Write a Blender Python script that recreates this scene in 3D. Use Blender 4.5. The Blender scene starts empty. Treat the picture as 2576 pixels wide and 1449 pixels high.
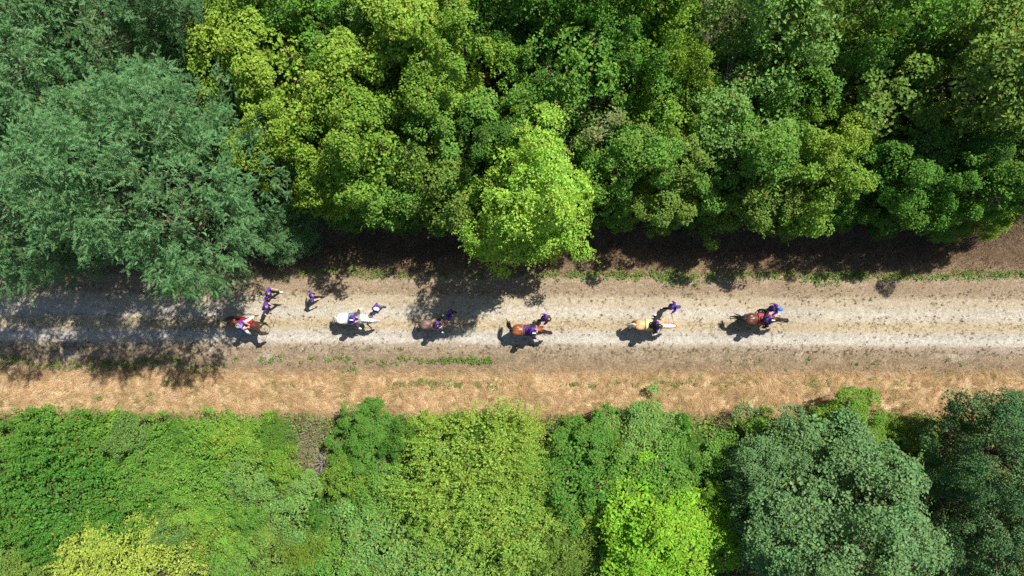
import bpy, bmesh, math, random
import numpy as np
from mathutils import Vector, Matrix, noise as mnoise
from mathutils.bvhtree import BVHTree

# ------------------------------------------------------------------ camera, sky, sun, exposure
SC = bpy.context.scene
COL = SC.collection
CAM_H = 38.6                      # drone height above the track, metres
HALF_W = 28.57                    # half the ground width in view
cam = bpy.data.cameras.new('camera')
cam.sensor_width = 36.0
cam.lens = 18.0 * CAM_H / HALF_W
cam.clip_start = 0.5
cam.clip_end = 2000
camo = bpy.data.objects.new('camera', cam)
camo.location = (0, 0, CAM_H)     # looks straight down, +Y is up in the picture
COL.objects.link(camo)
SC.camera = camo

SUN_EL = math.radians(56.5)
SUN_AZ = math.radians(43.0)       # clockwise from +Y
sdir = Vector((math.sin(SUN_AZ) * math.cos(SUN_EL), math.cos(SUN_AZ) * math.cos(SUN_EL), math.sin(SUN_EL)))
world = bpy.data.worlds.new('World')
SC.world = world
world.use_nodes = True
wn = world.node_tree
sky = wn.nodes.new('ShaderNodeTexSky')
sky.sky_type = 'NISHITA'
sky.sun_disc = False
sky.sun_elevation = SUN_EL
sky.sun_rotation = SUN_AZ
wn.nodes['Background'].inputs['Strength'].default_value = 0.07
wn.links.new(sky.outputs[0], wn.nodes['Background'].inputs['Color'])
sl = bpy.data.lights.new('sun', 'SUN')
sl.energy = 5.0
sl.angle = math.radians(0.53)
sl.color = (1.0, 0.955, 0.87)
so = bpy.data.objects.new('sun', sl)
so.rotation_euler = (-sdir).to_track_quat('-Z', 'Y').to_euler()
so.location = (20, 20, 60)
COL.objects.link(so)
SC.view_settings.view_transform = 'Standard'
SC.view_settings.look = 'None'
SC.view_settings.gamma = 1.0
SC.view_settings.use_curve_mapping = False
SC.view_settings.exposure = 0.75
SC.cycles.use_denoising = False
SC.cycles.max_bounces = 8
SC.cycles.transmission_bounces = 6
SC.cycles.diffuse_bounces = 4

R = np.random.default_rng(7)
PXM = 1288.0 / HALF_W             # picture pixels (2576 wide) per metre on the ground


def at(fx, fy, z=0.0):
    """point at height z that the picture shows at (fx, fy) of 2576 x 1449"""
    k = (CAM_H - z) / CAM_H / PXM
    return Vector(((fx - 1288) * k, (724.5 - fy) * k, z))


# ------------------------------------------------------------------ small helpers
def tag(o, label=None, cat=None, group=None, kind=None):
    if label: o['label'] = label
    if cat: o['category'] = cat
    if group: o['group'] = group
    if kind: o['kind'] = kind
    return o


def link(o, parent=None):
    COL.objects.link(o)
    if parent is not None:
        o.parent = parent
    return o


def empty(name, loc=(0, 0, 0), rz=0.0):
    o = bpy.data.objects.new(name, None)
    o.empty_display_size = 0.2
    o.location = loc
    o.rotation_euler = (0, 0, rz)
    return link(o)


def np_mesh(name, verts, faces, smooth=False):
    """verts (n,3); faces (m,k) of one size k"""
    me = bpy.data.meshes.new(name)
    verts = np.ascontiguousarray(verts, dtype=np.float32)
    faces = np.ascontiguousarray(faces, dtype=np.int32)
    n, (m, k) = len(verts), faces.shape
    me.vertices.add(n)
    me.vertices.foreach_set('co', verts.ravel())
    me.loops.add(m * k)
    me.loops.foreach_set('vertex_index', faces.ravel())
    me.polygons.add(m)
    me.polygons.foreach_set('loop_start', np.arange(0, m * k, k, dtype=np.int32))
    me.polygons.foreach_set('use_smooth', np.full(m, smooth, dtype=bool))
    me.update(calc_edges=True)
    return me


def mesh_obj(name, me, mat, parent=None):
    o = bpy.data.objects.new(name, me)
    if mat is not None and not me.materials:
        me.materials.append(mat)
    return link(o, parent)


class MB:
    """collects rings, tubes and boxes into one mesh"""
    def __init__(s):
        s.v, s.f = [], []

    def ring_loft(s, rings, cap=True):
        b = len(s.v); n = len(rings[0])
        for r in rings: s.v += [tuple(p) for p in r]
        for i in range(len(rings) - 1):
            for j in range(n):
                a = b + i * n + j; c = b + i * n + (j + 1) % n
                s.f.append((a, c, c + n, a + n))
        if cap:
            s.f.append(tuple(b + j for j in range(n))[::-1])
            e = b + (len(rings) - 1) * n
            s.f.append(tuple(e + j for j in range(n)))
        return s

    def tube(s, pts, radii, n=8, flat=None, up=None, round_ends=True):
        """tapered tube; radii per point, a number or (across, along up)"""
        pts = [Vector(p) for p in pts]
        rr = [(r, r) if not isinstance(r, (tuple, list)) else tuple(r) for r in radii]
        if round_ends and len(pts) > 1:
            d0 = (pts[0] - pts[1]).normalized(); d1 = (pts[-1] - pts[-2]).normalized()
            e0 = [pts[0] + d0 * max(rr[0]) * 0.55]; e1 = [pts[-1] + d1 * max(rr[-1]) * 0.55]
            pts = e0 + pts + e1
            rr = [(rr[0][0] * .55, rr[0][1] * .55)] + rr + [(rr[-1][0] * .55, rr[-1][1] * .55)]
        rings = []
        ref = Vector(up) if up is not None else None
        run = None
        for i, p in enumerate(pts):
            a = pts[max(i - 1, 0)]; c = pts[min(i + 1, len(pts) - 1)]
            t = (c - a).normalized()
            if ref is not None: u = ref
            else:                                   # carry the frame along so that rings never twist
                u = run if run is not None else (Vector((0, 0, 1)) if abs(t.z) < 0.9 else Vector((1, 0, 0)))
                u = u - t * u.dot(t)
                if u.length < 1e-3: u = Vector((1, 0, 0)) - t * t.x
                u.normalize(); run = u
            side = t.cross(u)
            if side.length < 1e-4: side = t.cross(Vector((0, 1, 0)))
            side.normalize()
            uu = side.cross(t).normalized()
            rings.append([p + side * math.cos(q) * rr[i][0] + uu * math.sin(q) * rr[i][1]
                          for q in [2 * math.pi * k / n for k in range(n)]])
        return s.ring_loft(rings)

    def ball(s, c, r, n=10, m=6):
        c = Vector(c); rx, ry, rz = (r, r, r) if not isinstance(r, (tuple, list)) else r
        rings = []
        for i in range(m + 1):
            a = math.pi * (i + 0.12) / (m + 0.24) - math.pi / 2
            rings.append([c + Vector((math.cos(a) * rx * math.cos(2 * math.pi * k / n), math.cos(a) * ry * math.sin(2 * math.pi * k / n), math.sin(a) * rz)) for k in range(n)])
        return s.ring_loft(rings)

    def mesh(s, name, smooth=True):
        me = bpy.data.meshes.new(name)
        me.from_pydata([tuple(v) for v in s.v], [], s.f)
        me.validate()
        if smooth:
            me.polygons.foreach_set('use_smooth', np.ones(len(me.polygons), dtype=bool))
        me.update()
        return me

    def build(s, name, mat, parent=None, smooth=True):
        return mesh_obj(name, s.mesh(name, smooth), mat, parent)


# ------------------------------------------------------------------ materials
def nodes(name):
    m = bpy.data.materials.new(name)
    m.use_nodes = True
    nt = m.node_tree
    nt.nodes.clear()
    out = nt.nodes.new('ShaderNodeOutputMaterial')
    return m, nt, out


def nd(nt, typ, **kw):
    n = nt.nodes.new(typ)
    for k, v in kw.items():
        if k.startswith('i_'):
            n.inputs[k[2:].replace('_', ' ')].default_value = v
        else:
            setattr(n, k, v)
    return n


def math_n(nt, op, a, b=None, c=None, clamp=False):
    n = nt.nodes.new('ShaderNodeMath'); n.operation = op; n.use_clamp = clamp
    for i, x in enumerate((a, b, c)):
        if x is None: continue
        if isinstance(x, (int, float)): n.inputs[i].default_value = x
        else: nt.links.new(x, n.inputs[i])
    return n.outputs[0]


def mix_c(nt, fac, a, b, blend='MIX'):
    n = nt.nodes.new('ShaderNodeMix'); n.data_type = 'RGBA'; n.blend_type = blend
    for idx, x in ((0, fac), (6, a), (7, b)):
        if isinstance(x, (int, float)): n.inputs[idx].default_value = x
        elif isinstance(x, (tuple, list)): n.inputs[idx].default_value = (*x[:3], 1)
        else: nt.links.new(x, n.inputs[idx])
    return n.outputs[2]


def ramp(nt, fac, stops):
    n = nt.nodes.new('ShaderNodeValToRGB')
    el = n.color_ramp.elements
    while len(el) < len(stops): el.new(0.5)
    for e, (p, c) in zip(el, stops):
        e.position = p
        e.color = (c, c, c, 1) if isinstance(c, (int, float)) else (*c[:3], 1)
    nt.links.new(fac, n.inputs[0])
    return n.outputs[0]


def noise_t(nt, vec, scale, detail=3, rough=0.55, dist=0.0):
    n = nt.nodes.new('ShaderNodeTexNoise')
    n.inputs['Scale'].default_value = scale
    n.inputs['Detail'].default_value = detail
    n.inputs['Roughness'].default_value = rough
    n.inputs['Distortion'].default_value = dist
    if vec is not None: nt.links.new(vec, n.inputs['Vector'])
    return n.outputs['Fac']


def leaf_mat(name, gloss=0.45, spec=0.4, trans=0.38, vary=0.35, yellow=0.02, hue=0.03, warm=(1.15, 1.15, 0.4)):
    """leaf blade: colour comes from the object's own colour, varied leaf by leaf; thin and translucent"""
    m, nt, out = nodes(name)
    oi = nd(nt, 'ShaderNodeObjectInfo')
    geo = nd(nt, 'ShaderNodeNewGeometry')
    tc = nd(nt, 'ShaderNodeTexCoord')
    rnd = geo.outputs['Random Per Island']
    wn_ = nd(nt, 'ShaderNodeTexWhiteNoise', noise_dimensions='1D')
    nt.links.new(rnd, wn_.inputs['W'])
    r2 = wn_.outputs['Value']
    patch = noise_t(nt, tc.outputs['Object'], 0.55, 3)
    h = nd(nt, 'ShaderNodeHueSaturation')
    nt.links.new(oi.outputs['Color'], h.inputs['Color'])
    hv = math_n(nt, 'ADD', math_n(nt, 'MULTIPLY', math_n(nt, 'SUBTRACT', r2, 0.5), hue),
                math_n(nt, 'MULTIPLY', math_n(nt, 'SUBTRACT', patch, 0.5), -0.075))
    nt.links.new(math_n(nt, 'ADD', hv, 0.5), h.inputs['Hue'])
    nt.links.new(math_n(nt, 'ADD', math_n(nt, 'MULTIPLY', rnd, vary * 2), 1.0 - vary), h.inputs['Value'])
    c = h.outputs['Color']
    old = math_n(nt, 'GREATER_THAN', r2, 1.0 - yellow)
    c = mix_c(nt, old, c, (0.26, 0.2, 0.035))
    p = nd(nt, 'ShaderNodeBsdfPrincipled')
    p.inputs['Roughness'].default_value = gloss
    p.inputs['Specular IOR Level'].default_value = spec
    nt.links.new(c, p.inputs['Base Color'])
    t = nd(nt, 'ShaderNodeBsdfTranslucent')
    nt.links.new(mix_c(nt, 1.0, c, warm, 'MULTIPLY'), t.inputs['Color'])
    mx = nd(nt, 'ShaderNodeMixShader')
    mx.inputs[0].default_value = trans
    nt.links.new(p.outputs[0], mx.inputs[1]); nt.links.new(t.outputs[0], mx.inputs[2])
    nt.links.new(mx.outputs[0], out.inputs['Surface'])
    return m


def plain(name, col, rough=0.7, spec=0.3, var=0.15, scale=18.0, bump=0.0, sheen=0.0, col2=None, metallic=0.0):
    m, nt, out = nodes(name)
    tc = nd(nt, 'ShaderNodeTexCoord')
    f = noise_t(nt, tc.outputs['Object'], scale, 4)
    c2 = col2 if col2 is not None else tuple(min(1, x * (1 + var)) for x in col)
    c1 = col if col2 is not None else tuple(x * (1 - var) for x in col)
    c = mix_c(nt, ramp(nt, f, [(0.3, 0.0), (0.7, 1.0)]), c1, c2)
    p = nd(nt, 'ShaderNodeBsdfPrincipled')
    p.inputs['Roughness'].default_value = rough
    p.inputs['Specular IOR Level'].default_value = spec
    p.inputs['Metallic'].default_value = metallic
    p.inputs['Sheen Weight'].default_value = sheen
    nt.links.new(c, p.inputs['Base Color'])
    if bump:
        b = nd(nt, 'ShaderNodeBump'); b.inputs['Strength'].default_value = bump; b.inputs['Distance'].default_value = 0.02
        nt.links.new(f, b.inputs['Height']); nt.links.new(b.outputs[0], p.inputs['Normal'])
    nt.links.new(p.outputs[0], out.inputs['Surface'])
    return m


def blade_mat(name, stops, rough=0.7, trans=0.25):
    """grass blades, one colour drawn per blade from the ramp plus patches"""
    m, nt, out = nodes(name)
    geo = nd(nt, 'ShaderNodeNewGeometry')
    tc = nd(nt, 'ShaderNodeTexCoord')
    pt = math_n(nt, 'ADD', math_n(nt, 'MULTIPLY', noise_t(nt, tc.outputs['Object'], 0.5, 4, 0.6), 0.55), math_n(nt, 'MULTIPLY', noise_t(nt, tc.outputs['Object'], 3.0, 3, 0.6), 0.45))
    f = math_n(nt, 'ADD', math_n(nt, 'MULTIPLY', geo.outputs['Random Per Island'], 0.42), math_n(nt, 'SUBTRACT', math_n(nt, 'MULTIPLY', pt, 2.4), 0.9), clamp=True)
    c = ramp(nt, f, stops)
    p = nd(nt, 'ShaderNodeBsdfPrincipled')
    p.inputs['Roughness'].default_value = rough
    p.inputs['Specular IOR Level'].default_value = 0.25
    nt.links.new(c, p.inputs['Base Color'])
    t = nd(nt, 'ShaderNodeBsdfTranslucent'); nt.links.new(c, t.inputs['Color'])
    mx = nd(nt, 'ShaderNodeMixShader'); mx.inputs[0].default_value = trans
    nt.links.new(p.outputs[0], mx.inputs[1]); nt.links.new(t.outputs[0], mx.inputs[2])
    nt.links.new(mx.outputs[0], out.inputs['Surface'])
    return m


M_BARK = plain('bark', (0.10, 0.075, 0.055), 0.9, 0.2, 0.3, 9.0, 0.6)
M_DEAD = plain('dead_wood', (0.27, 0.235, 0.21), 0.9, 0.2, 0.25, 12.0, 0.4)
M_LEAF = leaf_mat('leaf_broad', 0.5, 0.12, 0.4, 0.42, 0.02)
M_LEAFG = leaf_mat('leaf_glossy', 0.45, 0.18, 0.38, 0.36, 0.012)
M_LOCUST = leaf_mat('leaf_pinnate', 0.5, 0.16, 0.42, 0.28, 0.012, 0.03, (1.1, 1.05, 0.7))
M_SCRUB = leaf_mat('leaf_scrub', 0.55, 0.12, 0.38, 0.45, 0.04, 0.06)


# ------------------------------------------------------------------ ground, gravel track
def wob(x, s, seed):
    """cheap smooth wobble, vectorised"""
    x = np.asarray(x, dtype=float)
    return (np.sin(x * s + seed) + 0.6 * np.sin(x * s * 2.3 + seed * 1.7 + 1) + 0.35 * np.sin(x * s * 5.1 + seed * 2.9 + 2)) / 1.95


def tilt(x):
    return -0.0058 * np.asarray(x)


TR_LO, TR_HI = -3.55, 0.35           # track edges at x = 0


def track_lo(x): return TR_LO + tilt(x) + 0.16 * wob(x, 0.55, 3.0) + 0.06 * wob(x, 3.1, 1.0)
def track_hi(x): return TR_HI + tilt(x) * 0.5 + 0.16 * wob(x, 0.5, 8.0) + 0.06 * wob(x, 2.7, 4.0)


def gz(x, y):
    """height of the ground sheet"""
    x = np.asarray(x, dtype=float); y = np.asarray(y, dtype=float)
    z = 0.035 * wob(x + 0.7 * y, 0.45, 2.0) * wob(y, 0.6, 5.0)
    inside = np.clip((y - (track_lo(x) + 0.04)) / 0.25, 0, 1) * np.clip((track_hi(x) - 0.04 - y) / 0.25, 0, 1)
    near = np.clip((y - track_lo(x) + .5) / .4, 0, 1) * np.clip((track_hi(x) + .5 - y) / .4, 0, 1)
    z = z * (1 - near) - 0.06 * inside
    z = z - 0.35 * np.exp(-((y - 2.6) / 0.9) ** 2)            # shallow ditch below the hedge
    z = z - 0.05 * np.exp(-((y + 4.85) / 0.35) ** 2) * (0.6 + 0.4 * wob(x, 0.3, 1.0))   # small dip beside the straw strip
    z = z + 0.12 * np.exp(-((y + 5.7) / 0.7) ** 2)
    return z


def grid_mesh(name, xs, ys, zf):
    X, Y = np.meshgrid(xs, ys)
    Z = zf(X, Y)
    nx, ny = len(xs), len(ys)
    i = np.arange(ny - 1)[:, None] * nx + np.arange(nx - 1)[None, :]
    f = np.stack([i, i + 1, i + 1 + nx, i + nx], -1).reshape(-1, 4)
    return np_mesh(name, np.stack([X, Y, Z], -1).reshape(-1, 3), f, True)


def ground_mat():
    m, nt, out = nodes('ground_soil')
    tc = nd(nt, 'ShaderNodeTexCoord'); P = tc.outputs['Object']
    sp = nd(nt, 'ShaderNodeSeparateXYZ'); nt.links.new(P, sp.inputs[0])
    big = noise_t(nt, P, 0.35, 4); mid = noise_t(nt, P, 1.9, 5, 0.7); fine = noise_t(nt, P, 9.0, 4, 0.78)
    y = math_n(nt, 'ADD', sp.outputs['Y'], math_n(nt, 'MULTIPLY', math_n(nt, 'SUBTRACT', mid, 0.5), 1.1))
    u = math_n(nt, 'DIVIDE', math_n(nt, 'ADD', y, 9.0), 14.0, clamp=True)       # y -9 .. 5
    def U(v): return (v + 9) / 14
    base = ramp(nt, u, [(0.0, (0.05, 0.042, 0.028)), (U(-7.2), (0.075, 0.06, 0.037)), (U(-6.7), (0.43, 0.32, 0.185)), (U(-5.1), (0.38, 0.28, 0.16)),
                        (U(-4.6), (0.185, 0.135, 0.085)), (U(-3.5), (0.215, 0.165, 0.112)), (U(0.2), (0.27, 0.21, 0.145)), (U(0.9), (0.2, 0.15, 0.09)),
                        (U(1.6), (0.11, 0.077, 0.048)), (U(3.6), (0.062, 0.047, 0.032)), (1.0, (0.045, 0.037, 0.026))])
    c = mix_c(nt, 1.0, base, ramp(nt, fine, [(0.25, 0.35), (0.48, 1.0), (0.75, 1.7)]), 'MULTIPLY')
    c = mix_c(nt, 1.0, c, ramp(nt, mid, [(0.25, 0.55), (0.72, 1.35)]), 'MULTIPLY')
    band = ramp(nt, u, [(U(-4.15), 0.0), (U(-3.85), 1.0), (U(-3.6), 1.0), (U(-3.3), 0.0)])
    pm = math_n(nt, 'MULTIPLY', band, ramp(nt, math_n(nt, 'ADD', math_n(nt, 'MULTIPLY', big, .7), math_n(nt, 'MULTIPLY', fine, .3)), [(0.55, 0.0), (0.68, 0.6)]))
    c = mix_c(nt, pm, c, mix_c(nt, fine, (0.3, 0.27, 0.22), (0.62, 0.58, 0.5)))
    p = nd(nt, 'ShaderNodeBsdfPrincipled'); p.inputs['Roughness'].default_value = 0.95; p.inputs['Specular IOR Level'].default_value = 0.15
    nt.links.new(c, p.inputs['Base Color'])
    b = nd(nt, 'ShaderNodeBump'); b.inputs['Strength'].default_value = 0.9; b.inputs['Distance'].default_value = 0.05
    nt.links.new(fine, b.inputs['Height']); nt.links.new(b.outputs[0], p.inputs['Normal'])
    nt.links.new(p.outputs[0], out.inputs['Surface'])
    return m


def track_mat():
    m, nt, out = nodes('gravel')
    tc = nd(nt, 'ShaderNodeTexCoord'); P = tc.outputs['Object']
    sp = nd(nt, 'ShaderNodeSeparateXYZ'); nt.links.new(P, sp.inputs[0])
    st = nd(nt, 'ShaderNodeMapping'); st.inputs['Scale'].default_value = (0.22, 1.0, 1.0); nt.links.new(P, st.inputs[0])
    streak = noise_t(nt, st.outputs[0], 1.9, 5, 0.6)
    big = noise_t(nt, P, 0.3, 3); mid = noise_t(nt, P, 3.2, 5, 0.7)
    fine = noise_t(nt, P, 6.5, 5, 0.8); grit = noise_t(nt, P, 15.0, 3, 0.7)
    v = math_n(nt, 'ADD', math_n(nt, 'ADD', sp.outputs['Y'], math_n(nt, 'MULTIPLY', sp.outputs['X'], 0.0058)),
               math_n(nt, 'MULTIPLY', math_n(nt, 'SUBTRACT', streak, 0.5), 0.34))
    u = math_n(nt, 'DIVIDE', math_n(nt, 'ADD', v, 3.9), 4.6, clamp=True)
    def U(q): return (q + 3.9) / 4.6
    # how bare the gravel is across the track: 1 = pale worn stone, 0 = thin dry turf
    bare = ramp(nt, u, [(0.0, 0.1), (U(-3.2), 0.3), (U(-3.0), 0.85), (U(-2.75), 1.0), (U(-2.5), 0.85), (U(-2.3), 0.35), (U(-2.0), 0.15), (U(-1.8), 0.4), (U(-1.55), 0.78),
                        (U(-1.15), 0.72), (U(-0.85), 0.35), (U(-0.6), 0.42), (U(-0.3), 0.12), (1.0, 0.0)])
    bare = math_n(nt, 'ADD', bare, math_n(nt, 'MULTIPLY', math_n(nt, 'SUBTRACT', math_n(nt, 'ADD', math_n(nt, 'MULTIPLY', fine, 0.7), math_n(nt, 'MULTIPLY', mid, 0.45)), 0.58), 1.5), clamp=True)
    side = ramp(nt, u, [(U(-3.2), 1.0), (U(-2.9), 0.0), (U(-0.75), 0.0), (U(-0.2), 1.0)])
    turf = mix_c(nt, side, (0.325, 0.252, 0.142), (0.225, 0.165, 0.105))
    stone = mix_c(nt, ramp(nt, mid, [(0.3, 0.0), (0.7, 1.0)]), (0.285, 0.266, 0.235), (0.43, 0.40, 0.345))
    c = mix_c(nt, bare, turf, stone)
    spk = ramp(nt, grit, [(0.25, 0.45), (0.42, 0.88), (0.58, 1.06), (0.75, 1.42)])
    c = mix_c(nt, 1.0, c, spk, 'MULTIPLY')
    c = mix_c(nt, 1.0, c, ramp(nt, fine, [(0.25, 0.62), (0.48, 0.98), (0.75, 1.25)]), 'MULTIPLY')
    c = mix_c(nt, 1.0, c, ramp(nt, big, [(0.3, 0.9), (0.7, 1.08)]), 'MULTIPLY')
    p = nd(nt, 'ShaderNodeBsdfPrincipled'); p.inputs['Roughness'].default_value = 0.95; p.inputs['Specular IOR Level'].default_value = 0.15
    nt.links.new(c, p.inputs['Base Color'])
    b = nd(nt, 'ShaderNodeBump'); b.inputs['Strength'].default_value = 0.8; b.inputs['Distance'].default_value = 0.03
    nt.links.new(math_n(nt, 'ADD', math_n(nt, 'MULTIPLY', fine, 0.6), math_n(nt, 'MULTIPLY', grit, 0.5)), b.inputs['Height']); nt.links.new(b.outputs[0], p.inputs['Normal'])
    nt.links.new(p.outputs[0], out.inputs['Surface'])
    return m


far = np.array([400, 300, 200, 130, 90, 65, 50.0])
gx = np.concatenate([-far, np.linspace(-42, 42, 211), far[::-1]])
gy = np.concatenate([-far, [-38, -30, -25], np.linspace(-22, 24, 231), [28, 33, 40], far[::-1]])
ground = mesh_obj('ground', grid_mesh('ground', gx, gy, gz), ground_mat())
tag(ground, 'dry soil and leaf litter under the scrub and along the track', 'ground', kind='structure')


def track_z(x, v):
    """two worn wheel ruts, a low crown between them"""
    z = -0.035 * np.exp(-((v - 0.80) / 0.16) ** 2) * 1.0 - 0.03 * np.exp(-((v - 2.35) / 0.35) ** 2) + 0.02 * np.exp(-((v - 1.55) / 0.35) ** 2)
    return z + 0.008 * wob(x * 1.3 + v * 5, 1.7, 2.0)


txs = np.linspace(-90, 90, 601)
tvs = np.linspace(0, 1, 44)
TX, TV = np.meshgrid(txs, tvs)
lo, hi = track_lo(TX), track_hi(TX)
TY = lo + (hi - lo) * TV
edge = np.minimum(TV, 1 - TV) * (hi - lo)
TZ = track_z(TX, (TY - tilt(TX)) - TR_LO) - 0.025 * np.clip(1 - edge / 0.12, 0, 1)
nx, ny = len(txs), len(tvs)
ii = np.arange(ny - 1)[:, None] * nx + np.arange(nx - 1)[None, :]
track = mesh_obj('gravel_track', np_mesh('gravel_track', np.stack([TX, TY, TZ], -1).reshape(-1, 3), np.stack([ii, ii + 1, ii + 1 + nx, ii + nx], -1).reshape(-1, 4), True), track_mat())
tag(track, 'pale gravel track with two worn wheel ruts and thin dry turf', 'track', kind='structure')


def surf_z(x, y):
    on = (y > track_lo(x)) & (y < track_hi(x))
    return np.where(on, 0.0, gz(x, y))


# ------------------------------------------------------------------ grass blades, weeds, pebbles (uncountable cover)
def blade_mesh(name, x, y, z, length, width, lean, ang):
    """one triangle per blade: root pair and tip. lean 0 = upright, 1 = flat"""
    n = len(x)
    dx, dy = np.cos(ang), np.sin(ang)
    sx, sy = -dy * width / 2, dx * width / 2
    v = np.empty((n, 3, 3))
    v[:, 0] = np.stack([x - sx, y - sy, z], -1)
    v[:, 1] = np.stack([x + sx, y + sy, z], -1)
    h = length * np.sqrt(np.clip(1 - lean ** 2, 0.02, 1)); d = length * lean
    v[:, 2] = np.stack([x + dx * d, y + dy * d, z + h], -1)
    return np_mesh(name, v.reshape(-1, 3), np.arange(n * 3).reshape(-1, 3))


def patchy(x, y, s, seed, cut):
    """keep mask with soft patches"""
    q = wob(x + 1.3 * y, s, seed) * 0.5 + wob(1.7 * y - 0.6 * x, s * 1.4, seed + 2) * 0.5 + R.normal(0, 0.25, len(x))
    return q > cut


def u_(lo_, hi_, n): return R.uniform(lo_, hi_, n)


XW = 36.0
# tall straw strip below the track: tufts that all lie the way the wind and feet laid them
nc = 8200
cx = u_(-XW, XW, nc); cy = u_(-7.3, -4.6, nc) + tilt(cx) * 0.6 + R.normal(0, 0.1, nc)
flow = 1.1 * wob(cx * .8 + cy * 1.7, 1.1, 2.0) + 1.2 * wob(cy * 2.0 - cx * .7, 1.3, 5.0) + R.normal(0, .45, nc) + np.where(R.random(nc) < .4, math.pi, 0)
rep = R.integers(8, 24, nc); idx = np.repeat(np.arange(nc), rep); n = len(idx)
x = cx[idx] + R.normal(0, .08, n); y = cy[idx] + R.normal(0, .07, n)
M_STRAW = blade_mat('straw', [(0.0, (0.15, 0.15, 0.045)), (0.2, (0.36, 0.29, 0.125)), (0.4, (0.56, 0.42, 0.215)), (0.55, (0.55, 0.35, 0.205)), (0.72, (0.62, 0.45, 0.27)), (1.0, (0.70, 0.56, 0.34))], 0.7, 0.3)
o = mesh_obj('straw_grass', blade_mesh('straw_grass', x, y, gz(x, y), u_(0.2, 0.55, n), u_(0.008, 0.018, n), np.clip(R.normal(.8, .14, n), .2, .98), flow[idx] + R.normal(0, .35, n)), M_STRAW)
tag(o, 'long flattened straw coloured grass between track and lower scrub', 'grass', kind='stuff')
# dry bank under the hedge
n = 52000
x = u_(-XW, XW, n); y = u_(0.75, 4.6, n)
M_BANK = blade_mat('bank_straw', [(0.0, (0.06, 0.045, 0.028)), (0.35, (0.15, 0.10, 0.06)), (0.65, (0.27, 0.18, 0.10)), (1.0, (0.45, 0.31, 0.16))])
o = mesh_obj('bank_grass', blade_mesh('bank_grass', x, y, gz(x, y), u_(0.2, 0.5, n), u_(0.012, 0.024, n), u_(0.5, 0.97, n), u_(0, 6.283, n)), M_BANK)
tag(o, 'tangled brown dry grass on the bank below the hedge', 'grass', kind='stuff')
# short thin turf on both shoulders and sparse tufts on the track
n = 60000
x = u_(-XW, XW, n); s = R.random(n)
y = np.where(s < 0.46, u_(-4.75, -3.3, n), np.where(s < 0.86, u_(-0.45, 0.95, n), u_(-3.4, 0.3, n))) + tilt(x)
k = patchy(x, y, 1.1, 3.0, -0.45); x, y = x[k], y[k]; n = len(x)
M_TURF = blade_mat('thin_turf', [(0.0, (0.085, 0.07, 0.035)), (0.3, (0.19, 0.145, 0.085)), (0.6, (0.29, 0.225, 0.14)), (1.0, (0.40, 0.32, 0.2))])
o = mesh_obj('thin_turf', blade_mesh('thin_turf', x, y, surf_z(x, y), u_(0.05, 0.14, n), u_(0.008, 0.018, n), u_(0.3, 0.95, n), u_(0, 6.283, n)), M_TURF)
tag(o, 'thin short dry turf on the shoulders of the track', 'grass', kind='stuff')
# tufts: little dark olive plants sprinkled on the stony track
nt_ = 3600
cx = u_(-XW, XW, nt_); band = R.random(nt_)
cy = np.where(band < 0.42, R.normal(-2.02, 0.26, nt_), np.where(band < 0.68, R.normal(-3.4, 0.2, nt_), np.where(band < 0.86, R.normal(-0.35, 0.3, nt_), u_(-3.5, 0.2, nt_)))) + tilt(cx)
k = patchy(cx, cy, 0.8, 6.0, -0.3); cx, cy = cx[k], cy[k]
rep = R.integers(5, 15, len(cx)); x = np.repeat(cx, rep); y = np.repeat(cy, rep); n = len(x)
x = x + R.normal(0, 0.035, n); y = y + R.normal(0, 0.03, n)
M_TUFT = blade_mat('tuft_grass', [(0.0, (0.05, 0.06, 0.018)), (0.4, (0.11, 0.105, 0.035)), (0.75, (0.22, 0.175, 0.08)), (1.0, (0.33, 0.26, 0.14))])
o = mesh_obj('track_tufts', blade_mesh('track_tufts', x, y, surf_z(x, y), u_(0.05, 0.15, n), u_(0.012, 0.024, n), u_(0.3, 0.9, n), u_(0, 6.283, n)), M_TUFT)
tag(o, 'small olive grass tufts sprinkled along the gravel track', 'grass', kind='stuff')
# pebbles: low four-sided stones
n = 15000
x = u_(-XW, XW, n); y = np.where(R.random(n) < 0.55, R.normal(-1.25, 0.45, n), np.where(R.random(n) < 0.6, R.normal(-2.8, 0.25, n), u_(-4.0, 0.4, n))) + tilt(x)
r = u_(0.009, 0.028, n) * (1 + (R.random(n) < 0.03) * 0.9); a = u_(0, 1.57, n)
v = np.empty((n, 5, 3)); z0 = np.where((y > track_lo(x)) & (y < track_hi(x)), track_z(x, (y - tilt(x)) - TR_LO), gz(x, y))
for q in range(4):
    v[:, q] = np.stack([x + np.cos(a + q * 1.5708) * r * (1.35 if q % 2 else 0.9), y + np.sin(a + q * 1.5708) * r * (1.35 if q % 2 else 0.9), z0 - 0.004], -1)
v[:, 4] = np.stack([x, y, z0 + r * 0.8], -1)
i5 = np.arange(n)[:, None] * 5
f = np.concatenate([i5 + np.array([[q, (q + 1) % 4, 4]]) for q in range(4)])
M_STONE = blade_mat('pebble_stone', [(0.0, (0.22, 0.205, 0.185)), (0.5, (0.42, 0.39, 0.35)), (1.0, (0.62, 0.59, 0.54))], 0.9, 0.0)
o = mesh_obj('pebbles', np_mesh('pebbles', v.reshape(-1, 3), f), M_STONE)
tag(o, 'loose pale pebbles lying over the gravel track', 'pebbles', kind='stuff')


# ------------------------------------------------------------------ leaves
def unit(v): return v / np.maximum(np.linalg.norm(v, axis=-1, keepdims=True), 1e-9)


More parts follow.
